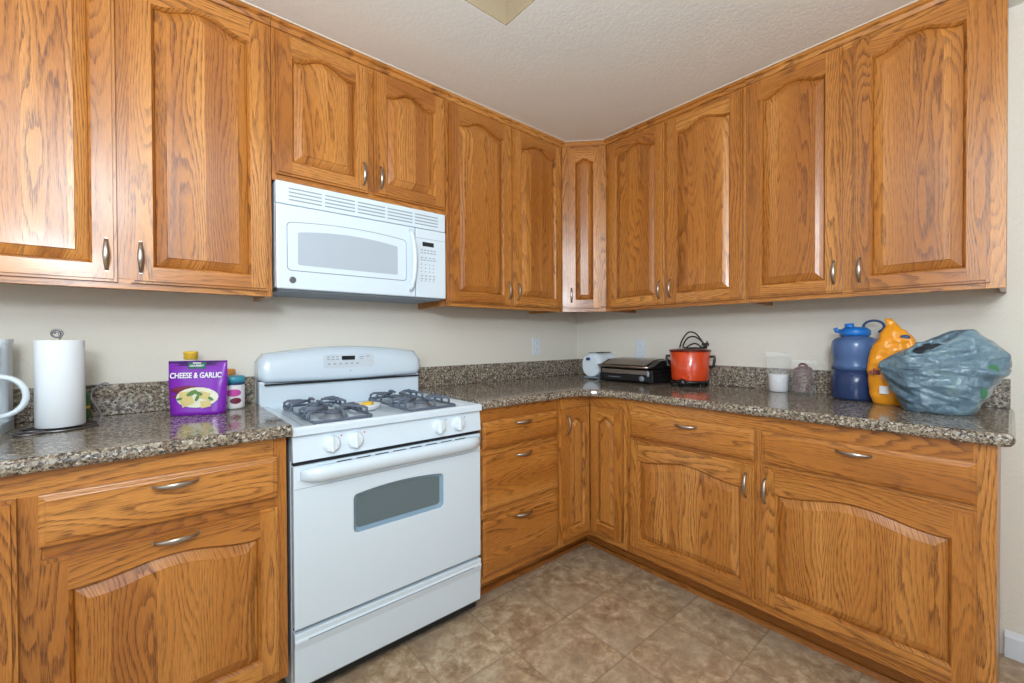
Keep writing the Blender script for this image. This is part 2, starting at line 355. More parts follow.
# ------------------------------------------------------------------ room shell
CEIL = 2.438
TOP = 0.938
XL, YF = -4.8, -5.2
def build_room():
    b = MB(); b.box(XL, 0, YF, 0, -0.05, 0); struct(b.build('floor', 'floor'))
    # back wall (range wall) and right wall
    b = MB(); b.box(XL-0.1, 0.1, 0, 0.1, -0.05, CEIL+0.2); struct(b.build('wall_back', 'wall'))
    b = MB(); b.box(0, 0.1, YF-0.1, 0, -0.05, CEIL+0.2); struct(b.build('wall_right', 'wall'))
    # left wall with a window opening, front wall with a window opening
    b = MB(); y0, y1, z0, z1 = -3.55, -1.65, 0.6, 2.3
    for q in ((YF, y0, 0, CEIL), (y1, 0, 0, CEIL), (y0, y1, 0, z0), (y0, y1, z1, CEIL)): b.box(XL-0.1, XL, *q)
    struct(b.build('wall_left', 'wall'))
    b = MB(); x0, x1, z0, z1 = -4.2, -2.5, 0.8, 2.3
    for q in ((XL, x0, 0, CEIL), (x1, 0, 0, CEIL), (x0, x1, 0, z0), (x0, x1, z1, CEIL)): b.box(q[0], q[1], YF-0.1, YF, q[2], q[3])
    struct(b.build('wall_front', 'wall'))
    # ceiling with a recess (tan inner faces)
    rx0, rx1, ry0, ry1 = -2.15, -1.385, -1.60, -0.837
    b = MB()
    for q in ((XL, rx0, YF, 0), (rx1, 0, YF, 0), (rx0, rx1, ry1, 0), (rx0, rx1, YF, ry0)): b.box(q[0], q[1], q[2], q[3], CEIL, CEIL+0.16)
    struct(b.build('ceiling', 'ceil'))
    b = MB(); t = 0.004
    b.box(rx0, rx1, ry1-t, ry1, CEIL+0.001, CEIL+0.16); b.box(rx1-t, rx1, ry0, ry1-t, CEIL+0.001, CEIL+0.16)
    b.box(rx0, rx0+t, ry0, ry1-t, CEIL+0.001, CEIL+0.16); b.box(rx0+t, rx1-t, ry0, ry0+t, CEIL+0.001, CEIL+0.16)
    b.box(rx0, rx1, ry0, ry1, CEIL+0.161, CEIL+0.18)
    struct(b.build('trim_1', 'tan'))
    # baseboard on the right wall beyond the cabinets
    b = MB(); b.prism([(0, 0), (0, 0.098), (-0.006, 0.098), (-0.010, 0.086), (-0.014, 0.078), (-0.014, 0)], YF, -2.118, 'y')
    o = b.build('baseboard_right', 'whitetrim'); struct(o)
    # cream caulk bead where the cabinets meet the ceiling
    b = MB(); c0, c1 = CEIL-0.0025, CEIL
    b.box(-2.96, -0.485, -0.3205, -0.3155, c0, c1); b.box(-0.3205, -0.3155, -2.12, -0.495, c0, c1)
    ang = math.atan2(-(0.492-0.295), 0.480-0.295)
    T = Matrix.Translation((-0.480, -0.295, 0)) @ Matrix.Rotation(ang, 4, 'Z')
    b.box(0.0, 0.27, -0.013, -0.008, c0, c1, T=T)
    struct(b.build('trim_2', 'caulk'))
build_room()

# ------------------------------------------------------------------ oak cabinet parts
def smooth_arch(u):          # 0 at the shoulders, 1 at the crown
    d = abs(u-0.5)*2
    if d > 0.90: return 0.0
    x = min(1.0, (1-d/0.90)/0.94)
    return x*x*(3-2*x)
def arched_door(w_, h, parent, loc, arch=0.036, top=0.088, st=0.055, rb=0.053, t=0.020, name='door', vertical_panel=True, bevelw=0.036, e=0.008):
    """raised-panel door, front at y=-t, local x 0..w, z 0..h"""
    b = MB()
    def zt(u, d=0.0): return h-top+arch*smooth_arch(u)-d
    NS = 20
    # stiles with eased outer edge
    def stile(x0, x1, outer):
        off = b._off()
        ex0 = e if outer == 0 else 0; ex1 = e if outer == 1 else 0
        b.box(x0, x1, -t+0.007, 0, 0, h, 2, off=off)
        b.box(x0+ex0, x1-ex1, -t, -t+0.007, e, h-e, 2, off=off)
    stile(0, st, 0); stile(w_-st, w_, 1)
    off = b._off()
    b.box(st, w_-st, -t+0.007, 0, 0, rb, 0, off=off); b.box(st, w_-st, -t, -t+0.007, e, rb, 0, off=off)
    # top rail with a curved lower edge
    us = [i/NS for i in range(NS+1)]; X = [st+(w_-2*st)*u for u in us]; off = b._off()
    for (ya, yb, ztop) in ((-t+0.007, 0, h), (-t, -t+0.007, h-e)):
        lo = [(X[i], zt(us[i])) for i in range(NS+1)]
        pts = [(x, ya, z) for x, z in lo]+[(x, ya, ztop) for x in X]+[(x, yb, z) for x, z in lo]+[(x, yb, ztop) for x in X]
        n = NS+1; fs = []
        for i in range(NS):
            fs += [(i, i+1, n+i+1, n+i), (2*n+i+1, 2*n+i, i, i+1)[::-1], (n+i, n+i+1, 3*n+i+1, 3*n+i)]
        b.polys(pts, fs, 0, off)
    # loops: opening -> sticking -> groove -> bevel -> field
    def loop(d, y):
        x0, x1 = st+d, w_-st-d
        bot = [(x0+(x1-x0)*u, y, rb+d) for u in us]
        tp = [(x0+(x1-x0)*u, y, zt(u, d)) for u in reversed(us)]
        return bot+tp
    seq = [loop(0, -t), loop(0.0025, -t+0.003), loop(0.0065, -t+0.009), loop(0.008, -t+0.0155)]
    b.loft(seq, cap0=False, cap1=False, smooth=False, g=2)
    g = 2 if vertical_panel else 0
    off = b._off(); off = (off[0], off[1]+100)
    seq = [loop(0.008, -t+0.0155), loop(0.009, -t+0.0135), loop(bevelw*0.6, -t+0.0080), loop(bevelw, -t+0.0030), loop(bevelw+0.0012, -t+0.0005)]
    pts = [p for r in seq for p in r]; n = len(seq[0]); fs = []
    for k in range(4):
        for i in range(n):
            j = (i+1) % n; fs.append((k*n+i, k*n+j, (k+1)*n+j, (k+1)*n+i))
    k = 4*n
    for i in range(NS): fs.append((k+i, k+i+1, k+2*n//2-1-(i+1), k+n-1-i))
    b.polys(pts, fs, g, off)
    o = b.build(name, 'oak', parent, loc)
    return o
def slab_front(w_, h, parent, loc, name='drawer_front', t=0.020):
    b = MB(); off = b._off(); e = 0.006; e2 = 0.014
    rings = []
    for (d, y) in ((0, 0), (0, -t+0.006), (0.004, -t+0.0035), (e+0.004, -t+0.0025), (e2, -t)):
        rings.append([(d, y, d), (w_-d, y, d), (w_-d, y, h-d), (d, y, h-d)])
    pts = [p for r in rings for p in r]; fs = []
    for k in range(4):
        for i in range(4): fs.append((k*4+i, k*4+(i+1) % 4, (k+1)*4+(i+1) % 4, (k+1)*4+i))
    fs += [(16, 17, 18, 19), (3, 2, 1, 0)]
    b.polys(pts, fs, 0, off)
    return b.build(name, 'oak', parent, loc)
HANDLE = {}
def handle(parent, loc, vertical=True, L=0.100):
    key = vertical
    if key not in HANDLE:
        b = MB(); pts = []; rr = []
        n = 16
        for i in range(n+1):
            u = i/n; a = (u-0.5)*L
            y = -0.026*math.sin(PI*u)**0.55
            wd = 0.0042+0.0034*math.sin(PI*u)**2
            pts.append((a, y)); rr.append(wd)
        rings = []
        for (a, y), wd in zip(pts, rr):
            ring = []
            for k in range(10):
                q = 2*PI*k/10; c, s_ = math.cos(q)*wd, math.sin(q)*0.0032
                ring.append((c, y+s_, a) if vertical else (a, y+s_, c))
            rings.append(ring)
        b.loft(rings)
        for sgn in (-1, 1):     # mounting feet
            a = sgn*(L/2-0.002)
            if vertical: b.box(-0.0035, 0.0035, -0.003, 0, a-0.004, a+0.004)
            else: b.box(a-0.004, a+0.004, -0.003, 0, -0.0035, 0.0035)
        o = b.build('handle', 'nickel', parent, loc, fix=True); HANDLE[key] = o; return o
    o = HANDLE[key].copy(); COL.objects.link(o); o.parent = parent; o.location = loc; return o

def wallA(x): return (x, 0, 0), 0.0
def wallB(s): return (0, -s, 0), -PI/2
UZ0, UDZ0, UDZ1 = 1.373, 1.393, 2.392
UD_, BD_ = 0.295, 0.625
def upper_cabinet(frame, x0, x1, doors, label, z0=UZ0, dz0=UDZ0, hz=(1.475,), endpanel=None, group=None):
    """doors: list of (xa, xb, handle side) in absolute wall coordinates"""
    loc, rz = (wallA(x0) if frame == 'A' else wallB(x0))
    root = empty('wall_cabinet', (loc[0], loc[1], z0), rz, label, 'cabinet', group)
    W = x1-x0; H = CEIL-z0-0.0005; D = UD_
    b = MB()
    b.box(0, 0.016, -D+0.019, -0.001, 0, H); b.box(W-0.016, W, -D+0.019, -0.001, 0, H)
    b.box(0.016, W-0.016, -D+0.019, -0.001, 0.022, 0.034, 0); b.box(0.016, W-0.016, -0.006, -0.001, 0.034, H, 2)
    # face frame
    lo = doors[0][0]-x0+0.010; hi = x1-doors[-1][1]+0.010
    b.box(0, lo, -D, -D+0.019, 0, H, 2); b.box(W-hi, W, -D, -D+0.019, 0, H, 2)
    b.box(lo, W-hi, -D, -D+0.019, 0, dz0-z0+0.012, 0); b.box(lo, W-hi, -D, -D+0.019, UDZ1-z0-0.012, H, 0)
    if len(doors) > 1:
        a, c = doors[0][1]-x0-0.010, doors[1][0]-x0+0.010
        b.box(a, c, -D, -D+0.019, dz0-z0+0.012, UDZ1-z0-0.012, 2)
    b.build('carcass', 'oak', root, bevel=0.0008, bseg=1)
    b = MB(); b.prism([(-D-0.001, H-0.036), (-D-0.006, H-0.034), (-D-0.012, H-0.020), (-D-0.022, H-0.014), (-D-0.022, H-0.0035), (-D-0.001, H-0.0035)], 0, W, 'x', g=0)
    b.build('crown_strip', 'oak', root)
    for xa, xb, hs in doors:
        d = arched_door(xb-xa, UDZ1-dz0, root, (xa-x0, -D-0.0005, dz0-z0), arch=0.036 if xb-xa > .3 else .03)
        hx = (xb-xa-0.024) if hs == 'r' else 0.024
        handle(d, (hx, -0.020, hz[0]-dz0), True)
    return root
upper_cabinet('A', -2.960, -2.105, [(-2.925, -2.540, 'r'), (-2.508, -2.122, 'l')], 'tall honey oak wall cabinet with two doors, left of the white microwave')
upper_cabinet('A', -2.1035, -1.3345, [(-2.090, -1.732, 'r'), (-1.704, -1.345, 'l')], 'short two-door honey oak wall cabinet directly above the microwave', z0=1.822, dz0=1.846, hz=(1.922,))
upper_cabinet('A', -1.333, -0.482, [(-1.318, -0.918, 'r'), (-0.898, -0.507, 'l')], 'tall two-door honey oak wall cabinet between microwave and angled corner cabinet')
upper_cabinet('B', 0.4935, 1.3095, [(0.519, 0.893, 'r'), (0.909, 1.296, 'l')], 'two-door honey oak wall cabinet above the black grill and red pot')
upper_cabinet('B', 1.3105, 2.118, [(1.323, 1.680, 'r'), (1.715, 2.082, 'l')], 'two-door honey oak wall cabinet at the right end, above the blue jug')

def corner_upper():
    P1 = Vector((-0.4805, -0.2955, 0)); P2 = Vector((-0.2955, -0.4920, 0)); d = (P2-P1); W = d.length; ang = math.atan2(d.y, d.x)
    root = empty('corner_wall_cabinet', (P1.x, P1.y, UZ0), ang, 'narrow single-door wall cabinet set diagonally in the room corner', 'cabinet')
    T = Matrix.Rotation(-ang, 4, 'Z') @ Matrix.Translation(-P1)
    H = CEIL-UZ0-0.0005
    b = MB()
    back = [Vector((-0.4805, -0.002, 0)), Vector((-0.002, -0.002, 0)), Vector((-0.002, -0.492, 0))]
    poly = [T @ p for p in [P1]+back+[P2]]
    poly2 = [(p.x, p.y) for p in poly]
    def inset(y): return poly2
    b.prism(poly2[::-1], 0.022, 0.034, 'z', g=0); b.prism(poly2[::-1], H-0.02, H, 'z', g=0)
    # two side returns
    for a, c in ((P1, back[0]), (P2, back[2])):
        a2, c2 = T @ a, T @ c; dd = (c2-a2).normalized(); nn = Vector((-dd.y, dd.x, 0))
        if nn.x*(1 if a is P1 else -1) < 0: nn = -nn
        q = [a2, c2, c2+nn*0.012, a2+nn*0.012]
        b.prism([(p.x, p.y) for p in q], 0, H, 'z')
    b.box(0, 0.045, -0.0, 0.019, 0, H); b.box(W-0.045, W, 0, 0.019, 0, H)
    b.box(0.045, W-0.045, 0, 0.019, 0, 0.03, 0); b.box(0.045, W-0.045, 0, 0.019, UDZ1-UZ0-0.01, H, 0)
    b.build('carcass', 'oak', root, fix=True)
    b = MB(); b.box(0.004, W-0.004, -0.007, 0, H-0.030, H-0.0035, 0); b.build('crown_strip', 'oak', root)
    dr = arched_door(W-0.066, UDZ1-UDZ0, root, (0.033, -0.0005, 0.020), arch=0.022, st=0.047, bevelw=0.030)
    handle(dr, (0.022, -0.020, 1.475-UDZ0), True)
corner_upper()

TOE = 0.125
def base_cabinet(frame, x0, x1, cols, label, group=None, rside=None):
    """cols: list of lists of (kind, xa, xb, za, zb, handle)"""
    loc, rz = (wallA(x0) if frame == 'A' else wallB(x0))
    root = empty('base_cabinet', loc, rz, label, 'cabinet', group)
    W = x1-x0; D = BD_; ZT = 0.8985
    b = MB()
    b.box(0, 0.016, -D+0.019, -0.002, TOE, ZT); b.box(W-0.016, W, -D+0.019, -0.002, TOE, ZT)
    b.box(0.016, W-0.016, -D+0.019, -0.002, TOE, TOE+0.016, 0)
    b.box(0, W, -0.50, -0.49, 0.0, TOE, 0)              # toe board
    b.box(0, 0.016, -0.49, -0.002, 0.0, TOE, 0); b.box(W-0.016, W, -0.49, -0.002, 0.0, TOE, 0)
    xs = sorted([c[1]-x0 for c in cols]); xe = sorted([c[2]-x0 for c in cols])
    lo, hi = xs[0]+0.008, xe[-1]-0.008
    y0, y1 = -D, -D+0.019
    b.box(0, lo, y0, y1, TOE, ZT, 2); b.box(hi, W, y0, y1, TOE, ZT, 2)
    # top / bottom rails and full backing between (dark gaps stay hidden behind the fronts)
    b.box(lo, hi, y0, y1, 0.832, ZT, 0); b.box(lo, hi, y0, y1, TOE, 0.180, 0)
    b.box(lo, hi, y0, y1, 0.672, 0.736, 0)
    stacks = any(c[0] == 'mid' for c in cols)
    if stacks: b.box(lo, hi, y0, y1, 0.395, 0.465, 0)
    mids = sorted(set(round(c[2]-x0, 4) for c in cols if c[2] < max(q[2] for q in cols)-0.02))
    for m_ in mids:
        nx = min(c[1]-x0 for c in cols if c[1]-x0 > m_-0.001)
        b.box(m_-0.008, nx+0.008, y0-0.0002, y1, 0.172, 0.84, 2)
    b.build('carcass', 'oak', root, bevel=0.0008, bseg=1)
    b = MB(); b.prism([(-0.5005, 0.0), (-0.519, 0.0), (-0.517, 0.010), (-0.510, 0.018), (-0.5005, 0.020)], 0, W, 'x', g=0)
    b.build('shoe_molding', 'oak', root)
    for kind, xa, xb, za, zb, hd in cols:
        if kind in ('drawer', 'mid'):
            d = slab_front(xb-xa, zb-za, root, (xa-x0, -D-0.0005, za))
        else:
            wide = (xb-xa) > 0.3
            d = arched_door(xb-xa, zb-za, root, (xa-x0, -D-0.0005, za), arch=(0.024 if zb < 0.69 else 0.031) if wide else 0.03, top=(0.082 if zb < 0.69 else 0.093) if wide else 0.085, st=0.049 if wide else 0.055)
        if hd:
            hx, hz, v = hd
            handle(d, (hx-xa, -0.020, hz-za), v)
    return root
c = (-1.365-0.88)/2
base_cabinet('A', -3.13, -2.134, [('door', -3.08, -2.703, 0.162, 0.842, (-3.055, 0.78, True)), ('drawer', -2.669, -2.162, 0.716, 0.842, (-2.412, 0.816, False)), ('door', -2.669, -2.162, 0.162, 0.684, (-2.412, 0.666, False))], 'honey oak base cabinet left of the range, a wide drawer over a wide door')
base_cabinet('A', -1.365, -0.868, [('drawer', -1.366+0.002, -0.893, 0.722, 0.842, (-1.130, 0.820, False)), ('mid', -1.364, -0.893, 0.452, 0.692, (-1.130, 0.670, False)), ('mid', -1.364, -0.893, 0.162, 0.412, (-1.130, 0.388, False))], 'honey oak base cabinet with three stacked drawers, right of the white range')
base_cabinet('B', 0.8725, 2.106, [('drawer', 0.896, 1.470, 0.720, 0.842, (1.189, 0.814, False)), ('door', 0.896, 1.470, 0.164, 0.700, (1.442, 0.616, True)),
    ('drawer', 1.496, 2.067, 0.720, 0.842, (1.784, 0.814, False)), ('door', 1.496, 2.067, 0.164, 0.700, (1.513, 0.612, True))], 'long honey oak base cabinet with two drawers over two wide arched doors')

def corner_base():
    root = empty('corner_base_cabinet', (-0.32, -0.32, 0), 0, 'honey oak corner base cabinet with two narrow doors meeting at an inner corner', 'cabinet')
    def tr(x0, x1, y0, y1, z0, z1, g): b.box(x0+.32, x1+.32, y0+.32, y1+.32, z0, z1, g)
    b = MB(); ZT = 0.8985
    tr(-0.867, -0.851+.003, -0.606, -0.003, TOE, ZT, 2); tr(-0.606, -0.003, -0.867, -0.851, TOE, ZT, 2)
    tr(-0.848, -0.010, -0.606, -0.010, TOE, TOE+.016, 0); tr(-0.606, -0.010, -0.851, -0.606, TOE, TOE+.016, 0)
    # frames: stile beside the doors, rails above and below
    tr(-0.867, -0.842, -0.625, -0.606, TOE, ZT, 2); tr(-0.625, -0.606, -0.8715, -0.848, TOE, ZT, 2)
    tr(-0.842, -0.606, -0.625, -0.606, 0.835, ZT, 0); tr(-0.842, -0.606, -0.625, -0.606, TOE, 0.18, 0)
    tr(-0.625, -0.606, -0.848, -0.625, 0.835, ZT, 1); tr(-0.625, -0.606, -0.848, -0.625, TOE, 0.18, 1)
    tr(-0.867, -0.50, -0.50, -0.49, 0, TOE, 0); tr(-0.50, -0.49, -0.8715, -0.49, 0, TOE, 1)
    b.build('carcass', 'oak', root)
    b = MB(); tr(-0.867, -0.5005, -0.516, -0.5005, 0, 0.018, 0); tr(-0.516, -0.5005, -0.8715, -0.516, 0, 0.018, 1)
    b.build('shoe_molding', 'oak', root)
    d = arched_door(0.2033, 0.680, root, (-0.849+.32, -0.6255+.32, 0.162), arch=0.028, top=0.080, st=0.044, rb=0.05, bevelw=0.026, e=0.003)
    handle(d, (0.022, -0.020, 0.597), True)
    d2 = arched_door(0.2005, 0.680, root, (-0.6255+.32, -0.6465+.32, 0.162), arch=0.028, top=0.080, st=0.044, rb=0.05, bevelw=0.026, e=0.003)
    d2.rotation_euler = (0, 0, -PI/2)
corner_base()

# ------------------------------------------------------------------ granite worktops
def edge_profile(d, z0, z1, n=6):
    """bullnose-like front edge: list of (offset outward from body, z)"""
    r = (z1-z0)/2; out = []
    for i in range(n+1):
        a = -PI/2+PI*i/n
        out.append((d-r*0.75+r*0.75*math.cos(a), (z0+z1)/2+r*math.sin(a)))
    return out
def countertop_left():
    root = empty('worktop', (-2.63, -0.32, 0.90), 0, 'left speckled brown granite worktop holding the paper towels and purple pouch', 'worktop')
    b = MB(); x0, x1 = -3.15+2.63, -2.1235+2.63
    prof = [(-0.003+.32, 0.0)]+[(-(y)+.32, z-0.90) for y, z in edge_profile(0.662, 0.9, TOP)]+[(-0.003+.32, TOP-0.9)]
    prof = [(p[0], max(p[1], 0.0)) for p in prof]
    b.prism(prof, x0, x1, 'x')
    b.build('slab', 'granite', root)
    b = MB(); b.box(x0, x1, -0.022+.32, -0.003+.32, TOP-0.9+0.0005, 1.050-0.9)
    b.build('backsplash', 'granite', root, bevel=0.002)
def countertop_right():
    root = empty('worktop', (-0.4, -0.4, 0.90), 0, 'long L-shaped speckled granite worktop running round the corner to the right wall', 'worktop')
    # outline of the top seen from above, with rounded inner corner and rounded free end
    F = 0.66; r_ = 0.16
    pts = [(-1.3705, -0.003), (-1.3705, -F)]
    cx, cy = -F-r_, -F-r_
    pts += [(cx+r_*math.cos(a), cy+r_*math.sin(a)) for a in [math.radians(90-90*i/10) for i in range(11)]]
    ye = -2.14; r2 = 0.03
    pts += [(-F+r2+r2*math.cos(a), ye+r2+r2*math.sin(a)) for a in [math.radians(180+90*i/5) for i in range(6)]]
    pts += [(-0.003, ye), (-0.003, -0.003)]
    n = len(pts)
    # offset rings for the rounded edge (only the exposed edges move)
    def ring(ins, z):
        out = []
        for i, (x, y) in enumerate(pts):
            p0 = Vector(pts[i-1]); p1 = Vector((x, y)); p2 = Vector(pts[(i+1) % n])
            e1 = (p1-p0).normalized(); e2 = (p2-p1).normalized()
            n1 = Vector((-e1.y, e1.x)); n2 = Vector((-e2.y, e2.x))   # inward for ccw order
            exp1 = 1 if (1 <= i-1 < n-3 or i-1 == 1) else 0
            nn = Vector((0, 0))
            if i == 1: nn = n2
            elif i >= n-2 or i == 0: nn = n1*0 if i != n-2 else n1
            else: nn = (n1+n2)/(1+n1.dot(n2))
            q = p1+nn*ins
            out.append((q.x+.4, q.y+.4, z-0.90))
        return out
    rings = []
    R = (TOP-0.9)/2
    for k in range(7):
        a = -PI/2+PI*k/6
        rings.append(ring(R*0.75*(1-math.cos(a)), 0.9+R+R*math.sin(a)))
    b = MB(); b.loft(rings, smooth=False)
    b.build('slab', 'granite', root)
    b = MB(); z0, z1 = TOP-0.9+0.0005, 1.050-0.9
    b.box(-1.3705+.4, -0.003+.4, -0.022+.4, -0.003+.4, z0, z1); b.box(-0.022+.4, -0.003+.4, -2.129+.4, -0.0225+.4, z0, z1)
    b.build('backsplash', 'granite', root, bevel=0.0015)
countertop_left(); countertop_right()

# ------------------------------------------------------------------ range
def rrect(x0, x1, z0, z1, r, n=5, arch=0.0):
    pts = []
    for cx, cz, a0 in ((x1-r, z0+r, -90), (x1-r, z1-r, 0), (x0+r, z1-r, 90), (x0+r, z0+r, 180)):
        for i in range(n+1):
            a = math.radians(a0+90*i/n); pts.append((cx+r*math.cos(a), cz+r*math.sin(a)))
        if a0 == 0 and arch:
            for k in range(1, 12):
                u = k/12; x = (x1-r)+(x0-x1+2*r)*u
                pts.append((x, z1+arch*4*u*(1-u)))
    return pts
def build_range():
    cx = -1.747; HW = 0.371
    root = empty('gas_range', (cx, -0.33, 0), 0, 'white freestanding gas range with four burners and oven door', 'range')
    Y = lambda y: y+0.33
    # body
    b = MB(); b.box(-HW, HW, Y(-0.600), Y(-0.012), 0.03, 0.896)
    for sx in (-1, 1):
        for yy in (-0.50, -0.06): b.lathe([(0.02, 0), (0.02, 0.03)], (sx*(HW-0.04), Y(yy), 0), 12)
    b.build('body', 'white', root, bevel=0.003)
    b = MB(); b.box(-HW+0.004, HW-0.004, Y(-0.606), Y(-0.6005), 0.031, 0.80); b.box(-HW+0.01, HW-0.01, Y(-0.57), Y(-0.56), 0.006, 0.0295); b.build('door_gap', 'gapblack', root)
    b = MB(); b.box(-HW+0.02, HW-0.006, Y(-0.098), Y(-0.0855), 1.012, 1.019); b.build('backguard_gap', 'gapblack', root)
    # cooktop pan with raised rim
    b = MB(); W = HW+0.003
    outer = lambda ins, z: [(-W+ins, Y(-0.650)+ins, z), (W-ins, Y(-0.650)+ins, z), (W-ins, Y(-0.052)-ins, z), (-W+ins, Y(-0.052)-ins, z)]
    rings = [outer(0.002, 0.897), outer(0, 0.900), outer(0, 0.920), outer(0.004, 0.926), outer(0.012, 0.927), outer(0.040, 0.922), outer(0.052, 0.914), outer(0.06, 0.912)]
    b.loft(rings, smooth=False); b.build('cooktop', 'white', root, bevel=0.004, bseg=3)
    # backguard: riser + bulged head with arched top
    b = MB(); b.box(-HW, HW, Y(-0.085), Y(-0.012), 0.897, 1.030); b.build('riser', 'white', root, bevel=0.006)
    b = MB(); rings = []; n = 28
    for k in range(n+1):
        u = k/n; x = -HW-0.004+(2*HW+0.008)*u; e = min(u, 1-u)*(2*HW)
        rnd = 0.032*(1-math.sqrt(max(0, 1-(1-min(e/0.032, 1))**2)))
        zt_ = 1.143+0.032*math.sin(PI*u)-rnd; zb = 1.020+rnd*0.5-0.006*math.sin(PI*u)+0.004
        dy = -rnd*0.4
        prof = [(-0.012, zb), (-0.090, zb), (-0.106-dy, zb+0.010), (-0.112-dy, zb+0.025), (-0.104-dy, zt_-0.045), (-0.092, zt_-0.014), (-0.075, zt_-0.003), (-0.050, zt_), (-0.012, zt_)]
        rings.append([(x, Y(y), z) for y, z in prof])
    b.loft(rings); bg = b.build('backguard', 'white', root, fix=True)
    def on_bg(z):  # y of backguard face
        return -0.1125+(z-1.045)*(0.008/0.065)
    fy = on_bg(1.11)
    tilt = math.atan2(0.008, 0.065)
    ctl = empty('tmp')
    b = MB(); Tm = Matrix.Translation((0, Y(fy)-0.0012, 1.105)) @ Matrix.Rotation(-tilt, 4, 'X')
    b.prism([(p[0], p[1]) for p in rrect(-0.118, 0.118, -0.030, 0.034, 0.014)], -0.001, 0.001, 'y', T=Tm)
    cp = b.build('control_panel', 'panelprint', bg)
    b = MB(); b.prism([(-0.036, 0.006), (0.024, 0.006), (0.027, 0.025), (-0.036, 0.025)], -0.0022, 0, 'y', T=Tm); b.build('display', 'display', bg)
    b = MB()
    for i in range(6): b.box(-0.100+i*0.026, -0.100+i*0.026+0.012, -0.0018, 0, -0.014, -0.008, T=Tm)
    for i in range(3):
        for j in range(2): b.box(-0.102+i*0.020, -0.102+i*0.020+0.013, -0.0018, 0, 0.008+j*0.011, 0.013+j*0.011, T=Tm)
    b.box(0.045, 0.070, -0.0018, 0, 0.017, 0.022, T=Tm); b.box(0.078, 0.096, -0.0018, 0, 0.019, 0.023, T=Tm); b.box(0.050, 0.062, -0.0018, 0, 0.008, 0.012, T=Tm)
    b.build('keypad', 'print', bg)
    b = MB(); Tl = Matrix.Translation((0.002, Y(fy)-0.003, 1.056)) @ Matrix.Rotation(PI/2, 4, 'X')
    b.lathe([(0.0085, 0), (0.0085, 0.002), (0.0068, 0.003)], seg=20, T=Tl); b.build('logo_badge', 'print', bg)
    bpy.data.objects.remove(ctl)
    # front control panel (slanted) with knobs
    b = MB(); b.prism([(Y(-0.600), 0.812), (Y(-0.642), 0.812), (Y(-0.634), 0.8955), (Y(-0.600), 0.8955)], -HW, HW, 'x'); b.build('front_panel', 'white', root, bevel=0.003)
    for kx in (-0.252, -0.172, 0.165, 0.257):
        T = Matrix.Translation((kx, Y(-0.6375), 0.856)) @ Matrix.Rotation(math.radians(84), 4, 'X')
        b = MB(); b.lathe([(0.031, 0), (0.031, 0.003), (0.028, 0.006), (0.0265, 0.014), (0.0235, 0.017), (0.001, 0.018)], seg=32, T=T)
        rings = []
        for (zz, hw) in ((0.006, 0.008), (0.021, 0.006), (0.024, 0.003)):
            rings.append([T @ Vector(p) for p in ((-hw, -0.026, zz), (hw, -0.026, zz), (hw*0.7, 0.027, zz), (-hw*0.7, 0.027, zz))])
        b.loft([[tuple(p) for p in r] for r in rings], smooth=False)
        kn = b.build('knob', 'whitepl', root, bevel=0.001, bseg=1)
        b = MB(); T = Matrix.Translation((kx+0.035, Y(-0.6362), 0.878)) @ Matrix.Rotation(math.radians(84), 4, 'X')
        b.lathe([(0.0028, 0), (0.0028, 0.0008)], seg=10, T=T); b.build('knob_mark', 'red' if kx < 0 else 'seam', kn)
    b = MB(); b.box(-HW+0.004, HW-0.004, Y(-0.628), Y(-0.6065), 0.798, 0.8125); b.build('vent_gap', 'gapblack', root)
    # oven door with window and handle
    zb, zt_ = 0.268, 0.798; yd0, yd1 = Y(-0.640), Y(-0.6065)
    wx0, wx1, wz0, wz1 = -0.177, 0.185, 0.528, 0.664
    hole = rrect(wx0, wx1, wz0, wz1, 0.016, 5, arch=0.012)
    b = MB(); N_ = len(hole)
    # door slab: outer box front face with hole (quad strips from hole to frame)
    def outer_pt(p):
        cx_, cz_ = (wx0+wx1)/2, (wz0+wz1)/2; dx, dz = p[0]-cx_, p[1]-cz_
        hx0, hx1, hz0, hz1 = -HW+0.003, HW-0.001, zb+0.003, zt_-0.003
        t_ = 1e9
        if dx > 0: t_ = min(t_, (hx1-cx_)/dx)
        if dx < 0: t_ = min(t_, (hx0-cx_)/dx)
        if dz > 0: t_ = min(t_, (hz1-cz_)/dz)
        if dz < 0: t_ = min(t_, (hz0-cz_)/dz)
        return (cx_+dx*t_, cz_+dz*t_)
    # front plate as 4 boxes-like polygons: use ring of hole + bounding rectangle corners through bmesh fill
    bm = bmesh.new()
    hv = [bm.verts.new((x, yd0, z)) for x, z in hole]
    oc = [(-HW+0.001, zb), (HW-0.001, zb), (HW-0.001, zt_), (-HW+0.001, zt_)]
    ov = [bm.verts.new((x, yd0, z)) for x, z in oc]
    ed = [bm.edges.new((hv[i], hv[(i+1) % N_])) for i in range(N_)]+[bm.edges.new((ov[i], ov[(i+1) % 4])) for i in range(4)]
    bmesh.ops.triangle_fill(bm, use_beauty=True, edges=ed)
    for f in list(bm.faces):       # drop any fill inside the window
        c_ = f.calc_center_median()
        if wx0 < c_.x < wx1 and wz0 < c_.z < wz1+0.03 and all(v in hv for v in f.verts): bm.faces.remove(f)
    ext = bmesh.ops.extrude_face_region(bm, geom=list(bm.faces))
    bmesh.ops.translate(bm, verts=[v for v in ext['geom'] if isinstance(v, bmesh.types.BMVert)], vec=(0, yd1-yd0, 0))
    bmesh.ops.recalc_face_normals(bm, faces=bm.faces)
    me = bpy.data.meshes.new('oven_door'); bm.to_mesh(me); bm.free(); me.materials.append(M['white'])
    door = bpy.data.objects.new('oven_door', me); COL.objects.link(door); door.parent = root
